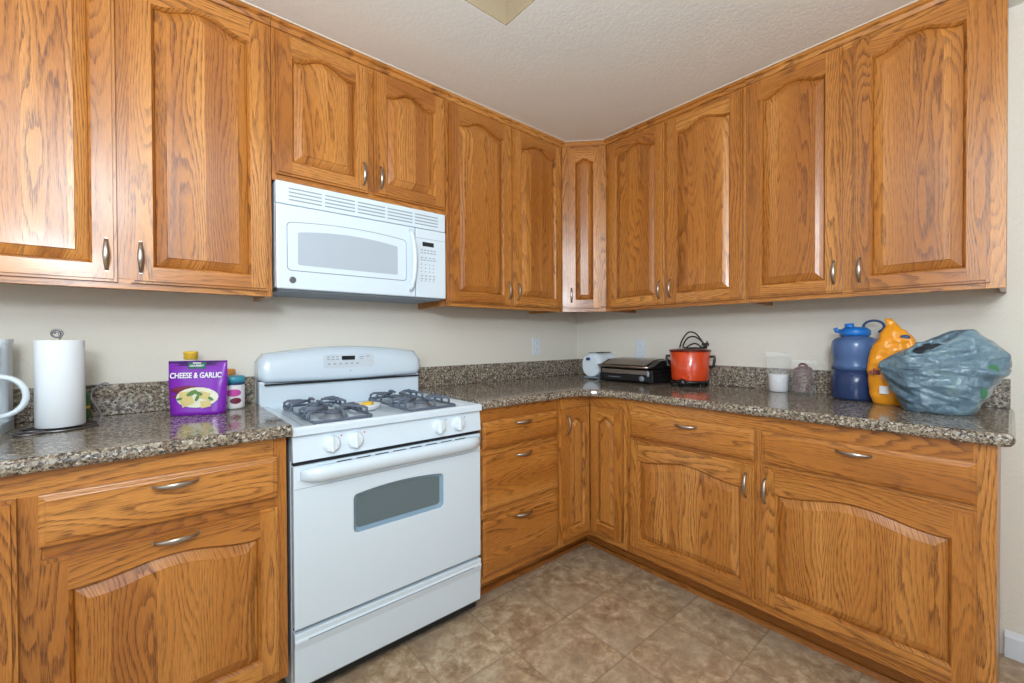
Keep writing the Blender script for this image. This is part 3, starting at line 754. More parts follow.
    mo = door.modifiers.new('bevel', 'BEVEL'); mo.width = 0.003; mo.segments = 2; mo.limit_method = 'ANGLE'; mo.angle_limit = math.radians(50)
    b = MB(); inner = [rrect(wx0+d, wx1-d, wz0+d, wz1-d, 0.016-d*0.3, 5, arch=0.012) for d in (0, 0.003, 0.010, 0.012)]
    ys = (yd0+0.001, yd0+0.006, yd0+0.008, yd0+0.012)
    b.loft([[(x, y, z) for x, z in r] for r, y in zip(inner, ys)], cap0=False, cap1=False, smooth=True); b.build('window_bezel', 'ovframe', door, fix=True)
    b = MB(); r = rrect(wx0+.001, wx1-.001, wz0+.001, wz1-.001, 0.015, 5, arch=0.012); b.prism(r, yd0+0.0121, yd0+0.018, 'y'); b.build('window_glass', 'ovglass', door)
    # seam line across the door below the handle
    b = MB(); b.box(-HW+0.004, HW-0.004, yd0-0.0004, yd0+0.001, 0.7235, 0.7250); b.build('door_seam', 'seam', door)
    # handle: wide bowed bar with vent slots in its top
    b = MB(); rings = []; n = 24
    for k in range(n+1):
        u = k/n; x = -HW+0.020+(2*HW-0.024)*u; e = min(u, 1-u)
        s_ = min(1, e/0.10); s_ = math.sin(s_*PI/2)**0.7
        out = 0.012+0.034*s_; hgt = 0.022+0.016*s_
        zc = 0.768
        ring = []
        for j in range(12):
            a = 2*PI*j/12
            ring.append((x, yd0-out*0.5-math.cos(a)*out*0.5+0.002, zc+math.sin(a)*hgt*0.72+0.004*math.cos(a)))
        rings.append(ring)
    b.loft(rings); h = b.build('handle', 'white', door, fix=True)
    b = MB()
    for k in range(8):
        x = -0.235+k*0.068
        b.box(x, x+0.050, yd0-0.0015, yd0+0.001, 0.7895, 0.7925)
    b.build('vent_slots', 'gapblack', door)
    # storage drawer
    b = MB(); zb2, zt2 = 0.066, 0.254
    prof = [(Y(-0.6065), zb2), (Y(-0.626), zb2), (Y(-0.634), zb2+0.010), (Y(-0.638), zt2-0.055), (Y(-0.645), zt2-0.025), (Y(-0.640), zt2-0.018), (Y(-0.640), zt2), (Y(-0.6065), zt2)]
    b.prism(prof, -HW+0.001, HW-0.001, 'x'); dr = b.build('storage_drawer', 'white', root, bevel=0.004, bseg=3)
    b = MB(); b.box(-0.330, 0.330, Y(-0.6455), Y(-0.640), 0.2275, 0.2300); b.build('pull_groove', 'seam', dr)
    # burners and grates
    for gx in (-0.185, 0.185):
        for gy in (-0.455, -0.215):
            b = MB(); c0 = (gx, Y(gy), 0.9125)
            b.lathe([(0.052, 0), (0.050, 0.004), (0.038, 0.008), (0.036, 0.016), (0.030, 0.017)], c0, 28)
            bu = b.build('burner', 'burner', root)
            b = MB(); b.lathe([(0.033, 0.0172), (0.034, 0.021), (0.030, 0.025), (0.001, 0.026)], c0, 28); b.build('burner_cap', 'grate', bu)
        b = MB(); z0 = 0.922; x0, x1, y0, y1 = gx-0.105, gx+0.105, Y(-0.575), Y(-0.125); r = 0.0055; zt_ = 0.950
        fr = []
        for cx_, cy_, a0 in ((x1-.02, y0+.02, -90), (x1-.02, y1-.02, 0), (x0+.02, y1-.02, 90), (x0+.02, y0+.02, 180)):
            for i in range(5):
                a = math.radians(a0+22.5*i); fr.append((cx_+.02*math.cos(a), cy_+.02*math.sin(a), z0))
        b.tube(fr, r, 8, closed=True)
        ym = (y0+y1)/2
        b.tube([(x0, ym, z0), (x1, ym, z0)], r, 8)
        for gy in (Y(-0.455), Y(-0.215)):
            for dx, dy in ((-1, 0), (1, 0), (0, -1), (0, 1)):
                ex = x0 if dx < 0 else x1 if dx > 0 else gx
                if dy: ey = (y0 if gy < ym else ym) if dy < 0 else (ym if gy < ym else y1)
                else: ey = gy
                p = Vector((ex, ey, 0)); c_ = Vector((gx, gy, 0)); d = c_-p
                pts = [p+Vector((0, 0, z0)), p+d*0.02+Vector((0, 0, zt_-0.010)), p+d*0.10+Vector((0, 0, zt_)), p+d*0.45+Vector((0, 0, zt_+0.002)), p+d*0.78+Vector((0, 0, zt_+0.001))]
                b.tube(pts, [r, r, r*1.1, r*1.15, r*0.9], 8)
            # corner uprights: looped bars at both sides
            for sx in (x0, x1):
                for o_ in (-0.06, 0.06):
                    b.tube([(sx, gy+o_, z0), (sx, gy+o_*0.98, zt_-0.006), (sx+(gx-sx)*0.12, gy+o_*0.9, zt_), (sx+(gx-sx)*0.55, gy+o_*0.45, zt_+0.002)], [r, r, r*1.05, r*0.9], 8)
        for (px, py) in ((x0+.006, y0+.006), (x1-.006, y0+.006), (x0+.006, y1-.006), (x1-.006, y1-.006)): b.lathe([(0.006, -0.0095), (0.006, 0)], (px, py, z0), 8)
        b.build('grate', 'grate', root)
    # spill marks are left plain
build_range()
def spoon_rest():
    root = empty('spoon_rest', (-1.775, -0.385, 0.9125), 0.3, 'small shallow off-white dish with bright yellow inside, between the two burner grates', 'dish')
    b = MB(); b.lathe([(0.025, 0), (0.040, 0.003), (0.051, 0.020), (0.054, 0.026), (0.051, 0.0262), (0.046, 0.018), (0.030, 0.010)], seg=32); b.build('bowl', 'label', root)
    b = MB(); rings = []
    for k in range(9):
        u = k/8; x = -0.036+0.072*u; s_ = max(0.05, math.sin(PI*u)**0.6)
        rings.append([(x, 0.004+0.017*s_*math.cos(2*PI*j/10)-0.012*math.sin(PI*u), 0.026+0.011*s_*math.sin(2*PI*j/10)) for j in range(10)])
    b.loft(rings); b.build('yellow_filling', 'yellow', root)
spoon_rest()

# ------------------------------------------------------------------ microwave
def build_microwave():
    x0, x1 = -2.0955, -1.3500; z0, z1 = 1.405, 1.8185; F = -0.318
    cx = (x0+x1)/2
    root = empty('microwave_oven', (cx, -0.16, z0), 0, 'white over-the-range microwave hung between the oak wall cabinets', 'microwave')
    X = lambda x: x-cx; Y = lambda y: y+0.16; Z = lambda z: z-z0
    b = MB(); b.box(X(x0), X(x1), Y(F+0.022), Y(-0.003), Z(1.412), Z(z1)); b.build('body', 'white', root, bevel=0.003)
    b = MB(); b.box(X(x0+.01), X(x1-.01), Y(F+0.022), Y(-0.02), Z(1.398), Z(1.4115)); 
    b.build('underside_panel', 'seam', root, bevel=0.002)
    b = MB(); b.box(X(x0), X(x1), Y(F), Y(F+0.0215), Z(1.732), Z(z1)); vg = b.build('vent_grille', 'white', root, bevel=0.004)
    b = MB()
    for c_ in range(5):
        for r_ in range(4):
            xa = x0+0.045+c_*0.134; za = 1.748+r_*0.0145
            b.box(X(xa), X(xa+0.122), Y(F-0.0006), Y(F+0.002), Z(za), Z(za+0.0055))
    b.build('vent_slots', 'slot', vg)
    # door
    xs = -1.513
    b = MB(); b.box(X(x0), X(xs-0.0015), Y(F-0.004), Y(F+0.0215), Z(z0), Z(1.7295)); d = b.build('door', 'white', root, bevel=0.006, bseg=3)
    b = MB(); r = rrect(X(-2.060), X(-1.560), Z(1.475), Z(1.664), 0.016, 5, arch=0.014)
    ri = rrect(X(-2.057), X(-1.563), Z(1.478), Z(1.661), 0.015, 5, arch=0.014)
    b.loft([[(x, Y(F-0.0041), z) for x, z in r], [(x, Y(F-0.0055), z) for x, z in ri]], cap0=False, cap1=False, smooth=False)
    b.prism(ri, Y(F-0.0055), Y(F-0.0035), 'y', mi=1)
    b.build('window_frame', ['seam', 'white'], d, fix=True)
    b = MB(); r = rrect(X(-2.021), X(-1.605), Z(1.500), Z(1.628), 0.008, 5, arch=0.016)
    b.prism(r, Y(F-0.0066), Y(F-0.005), 'y'); b.build('window', 'mwglass', d)
    b = MB(); pts = []
    for k in range(17):
        u = k/16; pts.append((X(-1.541)+0.006*math.sin(PI*u), Y(F-0.004)-0.036*math.sin(PI*u)**0.5, Z(1.432)+(1.712-1.432)*u))
    b.tube(pts, [0.0085+0.003*math.sin(PI*k/16) for k in range(17)], 10); b.build('handle', 'whitepl', d)
    b = MB(); T = Matrix.Translation((X(-2.040), Y(F-0.004), Z(1.440))) @ Matrix.Rotation(PI/2, 4, 'X'); b.lathe([(0.0125, 0), (0.0125, 0.002), (0.010, 0.0032)], seg=24, T=T)
    b.lathe([(0.008, 0.003), (0.008, 0.0038)], seg=24, T=T); b.build('logo_badge', 'bronze', d)
    # control panel
    b = MB(); b.box(X(xs+0.0015), X(x1), Y(F-0.004), Y(F+0.0215), Z(z0), Z(1.7295)); p = b.build('control_panel', 'white', root, bevel=0.005, bseg=3)
    b = MB(); b.box(X(xs+0.002), X(x1-0.002), Y(F-0.0046), Y(F-0.003), Z(1.683), Z(1.6845)); b.build('panel_seam', 'seam', p)
    b = MB(); b.box(X(-1.478), X(-1.418), Y(F-0.0055), Y(F-0.003), Z(1.648), Z(1.668)); b.build('display', 'display', p)
    b = MB()
    for r_, z in enumerate((1.630, 1.617, 1.594, 1.583, 1.562, 1.545, 1.528, 1.508, 1.494, 1.484)):
        nn = 5 if r_ in (0, 1, 3) else 4
        for c_ in range(nn):
            xw = 0.012 if r_ in (0, 1, 2, 3, 7, 8) else 0.006
            xa = -1.487+c_*(0.085/nn)
            b.box(X(xa), X(xa+xw), Y(F-0.0050), Y(F-0.003), Z(z-0.0028), Z(z+0.0022))
    b.build('keypad', 'print', p)
build_microwave()

# ------------------------------------------------------------------ outlets
def outlet(loc, rz, label):
    root = empty('electrical_outlet', loc, rz, label, 'outlet')
    b = MB(); b.prism(rrect(-0.036, 0.036, -0.058, 0.058, 0.005), -0.0065, -0.0005, 'y'); b.build('cover_plate', 'whitetrim', root, bevel=0.0015)
    b = MB()
    for z in (-0.022, 0.022):
        b.prism(rrect(-0.016, 0.016, z-0.014, z+0.014, 0.008), -0.009, -0.0066, 'y')
    for z in (-0.022, 0.022):
        b.box(-0.008, -0.006, -0.0095, -0.0088, z-0.003, z+0.006, mi=1); b.box(0.005, 0.007, -0.0095, -0.0088, z-0.003, z+0.006, mi=1); b.box(-0.002, 0.002, -0.0095, -0.0088, z-0.010, z-0.006, mi=1)
    b.build('receptacle', ['whitepl', 'seam'], root)
outlet((-0.432, 0, 1.152), 0, 'white wall outlet on the range wall, left of the room corner')
outlet((0, -0.548, 1.135), -PI/2, 'white wall outlet on the right wall, above the black grill')

# ------------------------------------------------------------------ things on the left worktop
def arc(cx, cy, cz, r, a0, a1, n, plane='xy'):
    out = []
    for i in range(n+1):
        a = math.radians(a0+(a1-a0)*i/n); c_, s_ = r*math.cos(a), r*math.sin(a)
        out.append({'xy': (cx+c_, cy+s_, cz), 'xz': (cx+c_, cy, cz+s_), 'yz': (cx, cy+c_, cz+s_)}[plane])
    return out
def paper_towel():
    cx, cy = -2.676, -0.225
    root = empty('paper_towel_roll', (cx, cy, TOP+0.008), 0, 'tall white paper towel roll standing on the left worktop', 'paper towels')
    b = MB(); b.lathe([(0.020, 0), (0.052, 0), (0.055, 0.003), (0.055, 0.262), (0.052, 0.265), (0.020, 0.265)], seg=48); b.build('paper', 'paper', root)
    b = MB(); b.lathe([(0.0205, 0.2655), (0.0205, 0.2665), (0.0185, 0.2665), (0.0185, 0.2655)], seg=24); b.build('core', 'crouton', root)
    root = empty('paper_towel_holder', (cx, cy, TOP), 0, 'dark wire paper towel holder with a scrolled finial and side arm', 'paper towel holder')
    b = MB(); r = 0.0028
    b.tube(arc(0.0, 0, 0.004, 0.083, 0, 360, 36)[:-1], r, 8, closed=True)
    b.tube([(-0.083, 0, 0.004), (0.083, 0, 0.004)], r, 8)
    b.tube(arc(-0.055, -0.072, 0.004, 0.030, 0, 360, 16)[:-1], r, 8, closed=True)
    b.build('base', 'bronze', root)
    b = MB(); b.tube([(0, 0, 0.004), (0, 0, 0.278)]+[(-0.006+0.012*math.cos(a), 0, 0.293+0.012*math.sin(a)) for a in [math.radians(-40+i*30) for i in range(12)]]+[(-0.006+0.006*math.cos(a), 0.003, 0.293+0.006*math.sin(a)) for a in [math.radians(-40+i*45) for i in range(6)]], r, 8); b.build('centre_rod', 'bronze', root)
    b = MB()
    P = [(0.083, 0, 0.004), (0.092, 0, 0.030), (0.082, 0, 0.060), (0.070, 0, 0.085), (0.070, 0, 0.105), (0.080, 0, 0.120), (0.092, 0, 0.130), (0.104, 0, 0.133), (0.110, 0, 0.126), (0.104, 0, 0.119), (0.096, 0, 0.123)]
    # smooth the arm with catmull-rom
    Q = []
    for i in range(len(P)-1):
        p0 = Vector(P[max(i-1, 0)]); p1 = Vector(P[i]); p2 = Vector(P[i+1]); p3 = Vector(P[min(i+2, len(P)-1)])
        for k in range(4):
            t = k/4; Q.append(0.5*((2*p1)+(-p0+p2)*t+(2*p0-5*p1+4*p2-p3)*t*t+(-p0+3*p1-3*p2+p3)*t**3))
    Q.append(Vector(P[-1])); T = Matrix.Rotation(math.radians(-6), 4, 'Z')
    b.tube([T @ q for q in Q], r, 8); b.build('side_arm', 'bronze', root)
paper_towel()
def coffee_maker():
    root = empty('coffee_maker', (-2.872, -0.20, TOP), 0, 'white drip coffee maker with a looped carafe handle at the left picture edge', 'coffee maker')
    b = MB()
    b.prism(rrect(-0.080, 0.082, -0.145, 0.120, 0.03), 0, 0.030, 'z'); b.build('base', 'whitepl', root, bevel=0.004)
    b = MB(); b.prism(rrect(-0.080, 0.080, 0.020, 0.120, 0.025), 0.0302, 0.262, 'z'); b.prism(rrect(-0.080, 0.070, -0.135, 0.0195, 0.03), 0.200, 0.262, 'z'); b.build('tank', 'whitepl', root, bevel=0.003)
    b = MB(); b.prism(rrect(-0.082, 0.083, 0.018, 0.123, 0.03), 0.2625, 0.276, 'z'); b.build('lid', 'whitepl', root, bevel=0.004)
    b = MB(); c0 = (0, -0.065, 0.031); b.lathe([(0.045, 0), (0.062, 0.010), (0.066, 0.045), (0.055, 0.090), (0.045, 0.110), (0.043, 0.110), (0.053, 0.088), (0.064, 0.045), (0.060, 0.012), (0.043, 0.003)], c0, 28); ca = b.build('carafe', 'glass', root)
    b = MB(); b.lathe([(0.046, 0.1105), (0.046, 0.125), (0.030, 0.136), (0.001, 0.137)], c0, 28)
    b.build('carafe_lid', 'whitepl', ca)
    b = MB(); pts = [(0.040, -0.065, 0.165), (0.070, -0.068, 0.172)]
    for i in range(11):
        a = math.radians(80-150*i/10); pts.append((0.082+0.050*math.cos(a), -0.070, 0.112+0.056*math.sin(a)))
    pts.append((0.066, -0.067, 0.050))
    b.tube(pts, 0.0095, 10, flat=0.8); b.build('carafe_handle', 'whitepl', ca)
coffee_maker()
def pouch():
    rz = math.radians(-27)
    W, H = 0.188, 0.195
    root = empty('crouton_pouch', (-2.330, -0.205, TOP), rz, 'purple stand-up pouch reading CHEESE & GARLIC on the left worktop', 'food pouch')
    b = MB(); rings = []
    def half(z):
        u = z/H
        return 0.034*(1-u)**0.7*(1 if u < 1 else 0)+0.0015
    def wid(z):
        u = z/H; return W/2*(0.93+0.07*min(1, u*1.6))
    n = 14; def_r = []
    def ring(z):
        w_, d = wid(z), half(z); out = []
        for k in range(24):
            a = 2*PI*k/24; c_, s_ = math.cos(a), math.sin(a)
            x = w_*math.copysign(abs(c_)**0.6, c_); y = d*math.copysign(abs(s_)**0.9, s_)
            y += 0.0015*mnoise.noise(Vector((x*40, s_, z*35)))
            out.append((x, y, z))
        return out
    for k in range(n+1): rings.append(ring(H*k/n*0.998+0.0002))
    b.loft(rings); body = b.build('pouch_body', 'purple', root, fix=True)
    def yf(z, x=0):
        c_ = min(1, abs(x)/wid(z)); s_ = (1-c_**(1/0.6*2))**0.5 if c_ < 1 else 0
        return -half(z)*s_**0.9
    def patch(name, mat, cx, cz, rx, rz_, parent, lift=0.0012, nseg=20, rect=False, ang=0):
        bb = MB(); shape = []
        for k in range(nseg):
            a = 2*PI*k/nseg
            if rect:
                m_ = max(abs(math.cos(a)), abs(math.sin(a))); px, pz = rx*math.cos(a)/m_, rz_*math.sin(a)/m_
            else: px, pz = rx*math.cos(a), rz_*math.sin(a)
            shape.append((cx+px*math.cos(ang)-pz*math.sin(ang), cz+px*math.sin(ang)+pz*math.cos(ang)))
        f = [(x, yf(z, x)-lift, z) for x, z in shape]; g = [(cx+(x-cx)*0.5, yf(cz+(z-cz)*.5, cx+(x-cx)*.5)-lift-0.0003, cz+(z-cz)*0.5) for x, z in shape]
        bb.loft([[(x, y+lift*0.8, z) for x, y, z in f], f, g], smooth=False, cap0=False); return bb.build(name, mat, parent)
    patch('top_seal', 'darkpurple', 0, H-0.010, W/2*0.985, 0.008, body, 0.0006, 48, True)
    patch('badge', 'green', 0.0, H-0.017, 0.028, 0.012, body, 0.0018, 24, True)
    patch('food_picture', 'maroon', -0.025, 0.082, 0.062, 0.024, body, 0.0010, ang=0.0)
    patch('food_picture', 'cream', 0.006, 0.064, 0.066, 0.036, body, 0.0018)
    for (px, pz, s_, m_, an) in ((-0.024, 0.052, 0.020, 'crouton', .4), (0.030, 0.070, 0.016, 'crouton', -.3), (0.035, 0.040, 0.015, 'crouton', .2), (-0.035, 0.074, 0.014, 'crouton', .1)):
        patch('crouton_picture', m_, px, pz, s_, s_*0.8, body, 0.0034, 16, True, an)
    for (px, pz, s_, an) in ((-0.010, 0.080, 0.018, .5), (0.012, 0.078, 0.014, -.4), (0.008, 0.062, 0.012, 1.2), (-0.048, 0.060, 0.010, .2), (0.050, 0.058, 0.010, -.7)):
        patch('leaf_picture', 'leaf', px, pz, s_, s_*0.45, body, 0.0045, 12, False, an)
    tz = 0.142
    tilt = math.atan2(half(0.11)-half(0.17), 0.06)
    text_part('lettering', 'CHEESE & GARLIC', 0.0275, 'text', body, (0.0, yf(tz)-0.0035, tz), (PI/2-tilt, 0, 0), 0.0006, sx=0.74)
    text_part('badge_lettering', 'FRESH\nGOURMET', 0.0095, 'text', body, (0.0, yf(H-0.017)-0.0035, H-0.0135), (PI/2-tilt, 0, 0), 0.0003)
pouch()
def small_jar():
    root = empty('spice_jar', (-2.216, -0.140, TOP), math.radians(-10), 'small white jar with pink label art and teal lid, between pouch and range', 'jar')
    b = MB(); b.lathe([(0.030, 0), (0.038, 0.002), (0.039, 0.010), (0.039, 0.098), (0.036, 0.102)], seg=36); j = b.build('jar_body', 'label', root)
    b = MB(); b.lathe([(0.037, 0.1022), (0.041, 0.103), (0.0415, 0.124), (0.037, 0.128), (0.001, 0.129)], seg=36); b.build('lid', 'teal', root)
    b = MB(); b.lathe([(0.0395, 0.094), (0.0398, 0.0945), (0.0398, 0.1015), (0.0385, 0.102)], seg=36); b.build('neck_band', 'darkblue', j)
    def curved(name, mat, a0, hw, zc, hh):
        bb = MB(); n = 20; R = 0.0396; rs = []
        for f in (1.0, 0.8, 0.6, 0.4, 0.2, 0.02):
            ring = []
            for k in range(n):
                q = 2*PI*k/n; a = math.radians(a0)+hw*f/R*math.cos(q); ring.append((R*math.cos(a), R*math.sin(a), zc+hh*f*math.sin(q)))
            rs.append(ring)
        bb.loft([[(x*0.97, y*0.97, z) for x, y, z in rs[0]]]+rs, smooth=False, cap0=False); bb.build(name, mat, j)
    curved('label_art', 'pink', -84, 0.027, 0.064, 0.014); curved('label_art', 'maroon', -74, 0.020, 0.033, 0.012); curved('label_art', 'brightgreen', -135, 0.014, 0.026, 0.013)
    # orange-capped jar behind
    root = empty('orange_capped_jar', (-2.228, -0.060, TOP), 0, 'orange-capped jar just behind the small white teal-lidded jar', 'jar')
    b = MB(); b.lathe([(0.028, 0), (0.032, 0.003), (0.032, 0.120), (0.026, 0.128)], seg=28); b.build('jar_body', 'label', root)
    b = MB(); b.lathe([(0.029, 0.1282), (0.031, 0.130), (0.031, 0.148), (0.027, 0.151), (0.001, 0.152)], seg=28); b.build('cap', 'orangecap', root)
    # bottle with yellow cap behind the pouch
    root = empty('squeeze_bottle', (-2.345, -0.085, TOP), 0, 'clear bottle with a yellow cap poking up behind the purple pouch', 'bottle')
    b = MB(); b.lathe([(0.026, 0), (0.031, 0.004), (0.031, 0.14), (0.024, 0.172), (0.018, 0.186), (0.018, 0.196)], seg=28); b.build('bottle_body', 'cream', root)
    b = MB(); b.lathe([(0.021, 0.1965), (0.0225, 0.198), (0.022, 0.216), (0.024, 0.218), (0.024, 0.224), (0.018, 0.227), (0.001, 0.228)], seg=28); b.build('cap', 'yellow', root)
    # green packet behind the towels
    root = empty('green_bottle', (-2.655, -0.085, TOP), 0.2, 'small green container with a yellow mark, mostly hidden behind the paper towels', 'container')
    b = MB(); b.lathe([(0.026, 0), (0.031, 0.004), (0.032, 0.085), (0.026, 0.100)], seg=24); g = b.build('container_body', 'brightgreen', root)
    b = MB(); b.lathe([(0.024, 0.1002), (0.024, 0.118), (0.001, 0.120)], seg=24); b.build('cap', 'green', root)
    b = MB(); b.lathe([(0.0318, 0.040), (0.0325, 0.041), (0.0325, 0.048), (0.0318, 0.049)], seg=24); b.build('stripe', 'yellow', g)
small_jar()

# ------------------------------------------------------------------ things on the right worktop
def toaster():
    root = empty('toaster', (-0.155, -0.335, TOP), math.radians(6), 'white two-slice toaster in the corner behind the grill', 'toaster')
    b = MB(); rings = []
    L, Wd, H = 0.235, 0.145, 0.172
    for k in range(13):
        u = k/12; x = -L/2+L*u; e = min(u, 1-u)/0.12; s_ = 1-0.12*(1-min(1, e))**2
        ring = []
        for (y, z) in rrect(-Wd/2*s_, Wd/2*s_, 0.018, H*(0.5+0.5*s_), 0.062, 8): ring.append((x, y, z))
        rings.append(ring)
    b.loft(rings); s_ = b.build('shell', 'whitepl', root, fix=True, bevel=0.004)
    b = MB()
    for y in (-0.026, 0.026): b.box(-0.085, 0.085, y-0.009, y+0.009, H-0.001, H+0.0012)
    b.build('bread_slots', 'gapblack', s_)
    b = MB(); b.box(-L/2-0.018, -L/2+0.010, 0.004, 0.024, 0.124, 0.142); b.build('lever', 'darkblue', s_, bevel=0.003)
    b = MB(); 
    for sx in (-0.09, 0.09):
        for sy in (-0.045, 0.045): b.lathe([(0.012, 0), (0.010, 0.0185)], (sx, sy, 0), 12)
    b.box(-L/2+0.006, L/2-0.006, -0.055, 0.055, 0.0075, 0.018)
    b.build('base', 'seam', root)
toaster()
def grill():
    # front faces -X: local frame like wall B (x along wall, -y towards the room)
    root = empty('panini_grill', (-0.165, -0.618, TOP), -PI/2, 'black and steel contact grill on the worktop beside the red pot', 'grill')
    W, D = 0.375, 0.235; y0, y1 = -D/2, D/2
    b = MB(); b.box(-W/2, W/2, y0, y1, 0.010, 0.052)
    for sx in (-1, 1):
        for yy in (y0+0.02, y1-0.02): b.lathe([(0.012, 0), (0.012, 0.0102)], (sx*(W/2-0.025), yy, 0), 12)
    b.build('base', 'black', root, bevel=0.006, bseg=3)
    b = MB(); b.box(-W/2+0.020, W/2-0.030, y0-0.003, y0+0.08, 0.0525, 0.080); b.build('front_band', 'steel', root, bevel=0.002)
    b = MB(); b.box(-W/2+0.004, W/2-0.004, y0+0.004, y1, 0.0526, 0.084); b.build('lower_housing', 'black', root, bevel=0.004)
    # lid with sloping profile
    b = MB(); prof = [(y0-0.005, 0.090), (y0+0.030, 0.092), (y1, 0.086), (y1+0.004, 0.105), (y1-0.03, 0.138), (y0+0.09, 0.134), (y0+0.02, 0.108), (y0-0.012, 0.102)]
    b.prism(prof, -W/2, W/2, 'x'); lid = b.build('lid', 'black', root, bevel=0.006, bseg=3)
    b = MB(); prof = [(y0-0.002, 0.1085), (y0+0.092, 0.1385), (y1-0.035, 0.1425), (y1-0.035, 0.139), (y0+0.092, 0.1345), (y0+0.004, 0.1055)]
    b.prism(prof, -W/2+0.030, W/2-0.045, 'x'); b.build('lid_plate', 'steel', lid)
    b = MB(); b.tube([(-W/2+0.006, y0-0.004, 0.100), (-W/2+0.008, y0-0.024, 0.099), (-W/2+0.025, y0-0.030, 0.099), (W/2-0.045, y0-0.030, 0.099), (W/2-0.020, y0-0.024, 0.099), (W/2-0.012, y0-0.002, 0.100)], 0.0075, 10); b.build('handle', 'steel', lid)
    b = MB(); T = Matrix.Translation((W/2-0.068, y0-0.001, 0.031)) @ Matrix.Rotation(PI/2, 4, 'X'); b.lathe([(0.017, 0), (0.015, 0.010), (0.001, 0.011)], seg=24, T=T); b.build('control_knob', 'seam', root)
    b = MB(); b.box(W/2-0.036, W/2-0.022, y0-0.004, y0+0.002, 0.046, 0.074); b.build('hinge_cap', 'slot', root, bevel=0.002)
    b = MB(); b.box(-0.120, -0.030, y0-0.0008, y0+0.001, 0.030, 0.034); b.build('front_mark', 'seam', root)
grill()
def red_pot():
    root = empty('slow_cooker', (-0.145, -0.955, TOP), -PI/2+0.25, 'round red-orange electric cooker with black handles and a coiled cord on top', 'cooker')
    b = MB(); b.lathe([(0.085, 0.030), (0.097, 0.034), (0.099, 0.040), (0.106, 0.190), (0.104, 0.192)], seg=56); body = b.build('pot_body', 'redpot', root)
    b = MB(); b.lathe([(0.101, 0.1922), (0.110, 0.193), (0.111, 0.199), (0.106, 0.203), (0.060, 0.207), (0.001, 0.208)], seg=48); b.build('lid_rim', 'darkred', root)
    b = MB(); b.lathe([(0.080, 0.018), (0.101, 0.020), (0.102, 0.032), (0.085, 0.0335)], seg=48)
    for a in (45, 135, 225, 315):
        q = math.radians(a); b.tube([(0.088*math.cos(q), 0.088*math.sin(q), 0.024), (0.104*math.cos(q), 0.104*math.sin(q), 0.0)], 0.006, 8)
    b.build('base', 'black', root)
    b = MB(); T = Matrix.Translation((-0.015, -0.100, 0.026)) @ Matrix.Rotation(PI/2, 4, 'X'); b.lathe([(0.020, 0), (0.020, 0.012), (0.014, 0.022), (0.001, 0.023)], seg=20, T=T); b.build('control_knob', 'black', root)
    for s_ in (-1, 1):
        b = MB(); b.tube([(s_*0.103, 0, 0.165), (s_*0.128, 0, 0.166), (s_*0.128, 0, 0.150), (s_*0.122, 0, 0.110), (s_*0.102, 0, 0.108)], 0.0075, 10); b.build('side_handle', 'black', body)
    root2 = empty('power_cord', (-0.145, -0.955, TOP+0.207), -PI/2, 'black power cord looped in arches on top of the red cooker', 'cord')
    b = MB(); r = 0.0042
    P = [(-0.06, 0.0, 0.006), (-0.045, 0.0, 0.05), (-0.01, 0.0, 0.092), (0.03, 0.0, 0.088), (0.065, 0.0, 0.05), (0.085, 0.0, 0.012), (0.06, 0.04, 0.005), (0.0, 0.05, 0.005), (-0.05, 0.03, 0.006), (-0.03, -0.01, 0.03), (0.0, -0.02, 0.062), (0.04, -0.02, 0.068), (0.075, 0.0, 0.035), (0.085, 0.02, 0.008), (0.05, 0.0, 0.006), (0.0, -0.03, 0.006), (0.02, -0.03, 0.024), (0.05, -0.03, 0.030), (0.082, -0.02, 0.010), (0.09, -0.01, 0.022)]
    Q = []
    for i in range(len(P)-1):
        p0 = Vector(P[max(i-1, 0)]); p1 = Vector(P[i]); p2 = Vector(P[i+1]); p3 = Vector(P[min(i+2, len(P)-1)])
        for k in range(5):
            t = k/5; Q.append(0.5*((2*p1)+(-p0+p2)*t+(2*p0-5*p1+4*p2-p3)*t*t+(-p0+3*p1-3*p2+p3)*t**3))
    b.tube(Q, r, 8); b.build('cable', 'cord', root2)
    b = MB(); b.box(0.078, 0.108, -0.022, 0.000, 0.018, 0.034); b.tube([(0.100, -0.006, 0.030), (0.104, -0.006, 0.044)], 0.002, 6); b.tube([(0.100, -0.016, 0.030), (0.104, -0.016, 0.044)], 0.002, 6); b.build('plug', 'cord', root2)
red_pot()
def film_bag(root, W, H, D, name='film', top=0.5, mat='zip'):
    b = MB(); rings = []
    for k in range(15):
        u = k/14; z = H*u+0.0005; w_ = W/2*(0.92+0.08*u); d = D/2*max(0.03, (1-u**1.3))
        ring = []
        for j in range(28):
            a = 2*PI*j/28; c_, s_ = math.cos(a), math.sin(a)
            x = w_*math.copysign(abs(c_)**0.55, c_); y = d*math.copysign(abs(s_)**0.8, s_)
            nz = mnoise.noise(Vector((x*25+3, y*25, z*30)))*0.006*u
            ring.append((x+nz, y+nz*0.8, z+0.004*u*mnoise.noise(Vector((x*20, 1, 1)))))
        rings.append(ring)
    b.loft(rings, cap1=False); return b.build(name, mat, root)
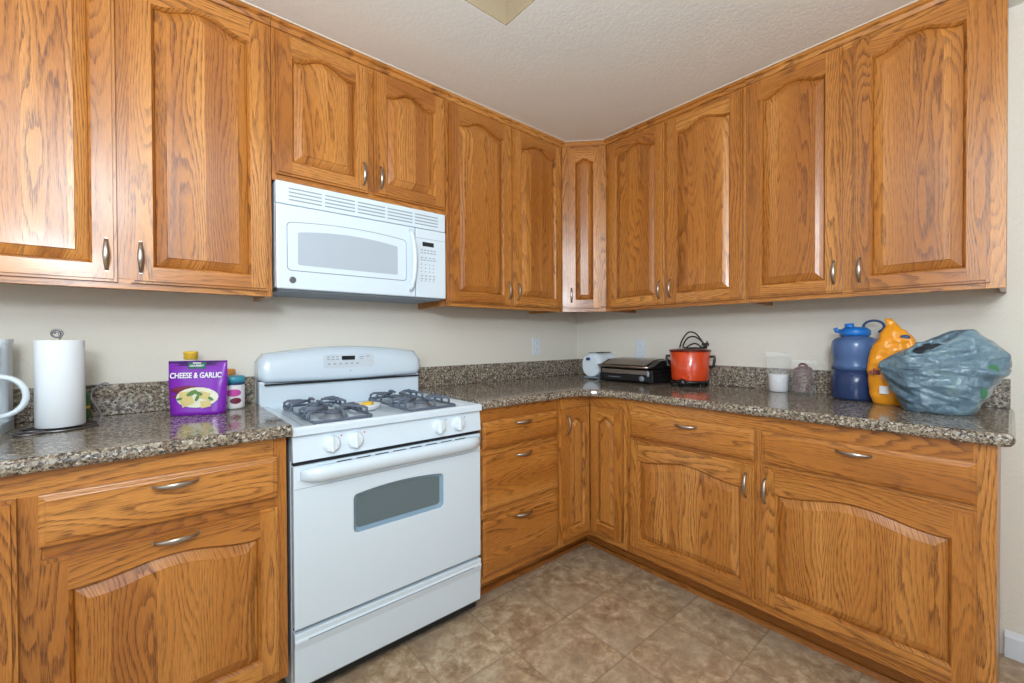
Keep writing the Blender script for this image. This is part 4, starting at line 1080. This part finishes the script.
def cup_and_snacks():
    rz = -PI/2+0.35
    root = empty('plastic_cup', (-0.075, -1.376, TOP+0.0015), rz, 'small white cup inside the clear zip bag on the right worktop', 'cup')
    b = MB(); b.lathe([(0.036, 0), (0.040, 0.003), (0.0425, 0.080), (0.0425, 0.084), (0.040, 0.084), (0.037, 0.006), (0.001, 0.005)], seg=36); b.build('cup_body', 'label', root)
    root = empty('zip_bag', (-0.075, -1.376, TOP), rz, 'clear zip bag standing around the small white cup', 'bag')
    film_bag(root, 0.108, 0.195, 0.102)
    b = MB(); b.box(-0.051, 0.051, -0.002, 0.002, 0.176, 0.182); b.build('zip_strip', 'zip', root)
    root = empty('snack_bag', (-0.085, -1.486, TOP), rz, 'clear bag holding brown pretzel rings, left of the blue jug', 'bag')
    film_bag(root, 0.105, 0.160, 0.085, mat='film')
    random.seed(21)
    spots = [(-0.020, -0.018, 0.020, 0.2), (0.018, -0.020, 0.026, 1.2), (0.0, -0.012, 0.052, 0.7), (-0.028, -0.006, 0.065, 1.6), (0.028, -0.008, 0.064, 0.1), (0.004, -0.004, 0.088, 1.0), (-0.024, 0.002, 0.100, 0.4), (0.024, 0.002, 0.100, 1.9), (0.0, 0.000, 0.120, 0.8), (0.0, 0.020, 0.034, 1.3), (-0.022, 0.018, 0.050, 0.9), (0.026, 0.018, 0.048, 0.3)]
    proto = None
    base = Matrix.Translation((-0.085, -1.486, TOP)) @ Matrix.Rotation(rz, 4, 'Z')
    for i, (x, y, z, a) in enumerate(spots):
        if proto is None:
            b = MB(); ring = [(0.019*math.cos(q), 0.0, 0.015*math.sin(q)) for q in [2*PI*k/20 for k in range(20)]]
            b.tube(ring, 0.0056, 8, closed=True)
            b.tube([(-0.010, 0, -0.012), (-0.002, -0.003, 0.0), (0.010, 0, 0.012)], 0.0050, 8)
            o = proto = b.build('pretzel', 'snack')
        else:
            o = proto.copy(); COL.objects.link(o)
        o.location = base @ Vector((x*0.72, y*0.8, z+0.006)); o.rotation_euler = (random.uniform(-.4, .4), a, rz+random.uniform(-.4, .4))
        tag(o, 'small brown pretzel twist heaped inside the clear snack bag', 'pretzel', 'pretzels in the snack bag')
cup_and_snacks()
def jug():
    root = empty('water_jug', (-0.122, -1.688, TOP), -PI/2+0.15, 'large translucent blue water jug with bright blue cap and carry loop', 'jug')
    R = 0.083; zl = 0.130
    lower = [(0.070, 0), (R*0.96, 0.004), (R, 0.014), (R, 0.075), (R*0.985, zl)]
    upper = [(R*0.985, zl+0.0004), (R*0.955, 0.150), (R*0.93, 0.165), (R*0.955, 0.182), (R, 0.200), (R, 0.235), (R*0.97, 0.252), (R*0.86, 0.264), (0.050, 0.272), (0.046, 0.276)]
    b = MB(); b.lathe(lower, seg=56); b.build('filled_lower_body', 'jugdark', root)
    b = MB(); b.lathe(upper, seg=56); b.build('upper_body', 'jug', root)
    b = MB(); b.lathe([(0.050, 0.2765), (0.054, 0.279), (0.054, 0.296), (0.051, 0.303), (0.040, 0.311), (0.030, 0.314), (0.0, 0.316)], seg=36)
    b.tube([(-0.018, 0, 0.308), (-0.020, 0, 0.330)], [0.018, 0.016], 14)
    b.tube([(-0.044, 0, 0.296), (-0.064, 0, 0.298), (-0.068, 0, 0.311)], 0.009, 8)
    cap = b.build('cap', 'juglid', root)
    b = MB(); b.tube([(0.048, 0, 0.298), (0.060, 0, 0.322), (0.052, 0, 0.338), (0.030, 0, 0.345), (0.028, 0, 0.345)][:1]+[(0.062+0.034*math.cos(a), 0, 0.315+0.026*math.sin(a)) for a in [math.radians(200-i*22) for i in range(13)]], 0.005, 8); b.build('carry_loop', 'darkblue', cap)
    b = MB()
    for k in range(6):
        T = Matrix.Rotation(math.radians(-4), 4, 'Z'); z = 0.045+k*0.013
        b.box(-0.005, 0.005, -R-0.0008, -R+0.004, z, z+0.008, T=T)
    b.build('volume_marks', 'darkblue', root)
jug()
def outline(O, z):
    for i in range(len(O)-1):
        if O[i][0] <= z <= O[i+1][0]:
            t = (z-O[i][0])/(O[i+1][0]-O[i][0])
            return [O[i][q]+(O[i+1][q]-O[i][q])*t for q in range(1, len(O[0]))]
    return list(O[-1][1:])
def orange_bag():
    root = empty('orange_snack_bag', (-0.205, -1.8137, TOP), -PI/2+0.12, 'crumpled upright orange snack bag between blue jug and grey plastic bag', 'snack bag')
    root.scale = (0.976, 0.976, 0.985)
    H = 0.350; b = MB(); rings = []
    O = [(0, -0.052, 0.062, 0.036), (0.03, -0.060, 0.070, 0.044), (0.08, -0.066, 0.078, 0.046), (0.14, -0.068, 0.082, 0.044), (0.18, -0.066, 0.084, 0.040), (0.22, -0.056, 0.084, 0.034), (0.26, -0.040, 0.078, 0.027), (0.285, -0.026, 0.060, 0.021), (0.305, -0.016, 0.040, 0.016), (0.325, -0.010, 0.024, 0.012), (0.338, -0.014, 0.014, 0.010), (H, -0.016, 0.006, 0.004)]
    n = 40; S = 56
    for k in range(n+1):
        u = k/n; z = H*u; l, r, d = outline(O, z); cx = (l+r)/2; hw = (r-l)/2; ring = []
        for j in range(S):
            a = 2*PI*j/S; c_, s_ = math.cos(a), math.sin(a)
            x = cx+hw*math.copysign(abs(c_)**0.75, c_); y = d*math.copysign(abs(s_)**0.9, s_)
            q = Vector((x, y*0.6, z))
            rid = 1-abs(mnoise.noise(Vector((q.x*24+2, q.y*20, q.z*10))))*2
            rid2 = 1-abs(mnoise.noise(Vector((q.x*18+q.z*22, q.y*14, q.z*26-q.x*18+5))))*2
            dis = (0.008*rid+0.013*rid2*(0.4+u))*min(1, u*9)*min(1, d/0.02)-0.006
            ring.append((x+c_*dis*0.4, y+s_*dis, z+0.0005))
        rings.append(ring)
    b.loft(rings, smooth=True); body = b.build('bag_body', 'orangebag', root)
    def mark(name, mat, cx, cz, rx, rz_, y):
        bb = MB(); sh = [(cx+rx*math.cos(2*PI*k/20), y, cz+rz_*math.sin(2*PI*k/20)) for k in range(20)]
        bb.loft([[(x, y+0.012, z) for x, y, z in sh], sh, [(cx+(x-cx)*.6, y-0.001, cz+(z-cz)*.6) for x, y, z in sh]], smooth=True); bb.build(name, mat, body)
    mark('round_logo', 'darkblue', 0.046, 0.272, 0.016, 0.012, -0.026)
    b = MB(); b.box(-0.030, 0.000, -0.0510, -0.040, 0.046, 0.078); b.build('white_label', 'label', body, bevel=0.001)
    text_part('lettering', 'da', 0.036, 'maroon', body, (-0.044, -0.047, 0.134), (PI/2, 0, 0), 0.003)
orange_bag()
def plastic_bag():
    root = empty('plastic_bag', (-0.290, -1.9625, TOP), -PI/2+0.12, 'crumpled grey-blue plastic shopping bag at the right end of the worktop', 'bag')
    root.scale = (0.970, 0.970, 0.980)
    b = MB(); rings = []
    O = [(0, -0.104, 0.090, 0.082), (0.015, -0.112, 0.100, 0.092), (0.05, -0.126, 0.112, 0.100), (0.09, -0.143, 0.132, 0.104), (0.12, -0.160, 0.152, 0.104), (0.145, -0.172, 0.170, 0.100), (0.160, -0.176, 0.174, 0.096), (0.175, -0.172, 0.178, 0.092), (0.195, -0.150, 0.180, 0.084), (0.220, -0.118, 0.174, 0.074), (0.245, -0.080, 0.146, 0.062), (0.268, -0.040, 0.122, 0.048), (0.288, 0.002, 0.102, 0.032), (0.300, 0.030, 0.082, 0.014)]
    n = 72; S = 110
    for k in range(n+1):
        u = k/n; z = 0.300*u; l, r, d = outline(O, z); cx = (l+r)/2; hw = (r-l)/2; ring = []
        for j in range(S):
            a = 2*PI*j/S; c_, s_ = math.cos(a), math.sin(a)
            x = cx+hw*math.copysign(abs(c_)**0.72, c_)
            # depth pinches towards the knotted left tip
            pin = min(1.0, 0.18+(x+0.180)/0.11)
            y = d*pin*math.copysign(abs(s_)**0.8, s_)
            ang = math.atan2(z-0.158, x+0.205)
            w1 = mnoise.noise(Vector((x*7, y*5, z*7)))
            f = 1-2*abs(math.sin(ang*7.5+w1*2.6))**0.7
            f2 = 1-2*abs(mnoise.noise(Vector((ang*9, x*6, 3.0+y*9))))*1.6
            g = 1-2*abs(mnoise.noise(Vector((x*19+z*12, y*14, z*24-x*9))))*1.5
            env = min(1, u*10)
            dis = env*(0.0075*f+0.0055*f2+0.0055*g)-0.006
            ring.append((x+c_*dis*0.45, y+s_*dis*(0.4+0.6*pin), z+0.0005+(0.004*f*env if u > 0.5 else 0)))
        rings.append(ring)
    b.loft(rings); body = b.build('bag_body', 'greybag', root)
    # handle flaps: a fold with a dark opening near the upper left, and a crumpled top ridge
    b = MB()
    P = [(-0.088, -0.060, 0.214), (-0.070, -0.066, 0.238), (-0.045, -0.062, 0.254), (-0.015, -0.058, 0.258), (0.018, -0.056, 0.244), (0.014, -0.064, 0.226), (-0.020, -0.070, 0.218), (-0.055, -0.072, 0.210)]
    Q = []
    for i in range(len(P)):
        p0, p1, p2, p3 = [Vector(P[(i+q) % len(P)]) for q in (-1, 0, 1, 2)]
        for k in range(4):
            t = k/4; Q.append(0.5*((2*p1)+(-p0+p2)*t+(2*p0-5*p1+4*p2-p3)*t*t+(-p0+3*p1-3*p2+p3)*t**3))
    b.tube(Q, [0.008+0.0035*math.sin(i*1.3) for i in range(len(Q))], 8, closed=True); b.build('handle_loop', 'greybag', body)
    b = MB(); ctr = Vector((-0.032, -0.064, 0.234))
    b.loft([[tuple(ctr+(q-ctr)*0.86+Vector((0, 0.003, 0))) for q in Q], [tuple(ctr+(q-ctr)*0.4+Vector((0, 0.004, 0))) for q in Q]], cap0=False, smooth=True); b.build('handle_opening', 'gapblack', body)
    for (cx_, cz_, rx, rz_, yy) in ((0.125, 0.165, 0.014, 0.018, -0.076), (0.104, 0.085, 0.008, 0.018, -0.082)):
        bb = MB(); sh = [(cx_+rx*math.cos(2*PI*k/16), yy-(0.02*(0.11-cx_)), cz_+rz_*math.sin(2*PI*k/16)) for k in range(16)]
        bb.loft([[(x, y+0.02, z) for x, y, z in sh], sh], smooth=True); bb.build('green_print', 'brightgreen', body)
plastic_bag()
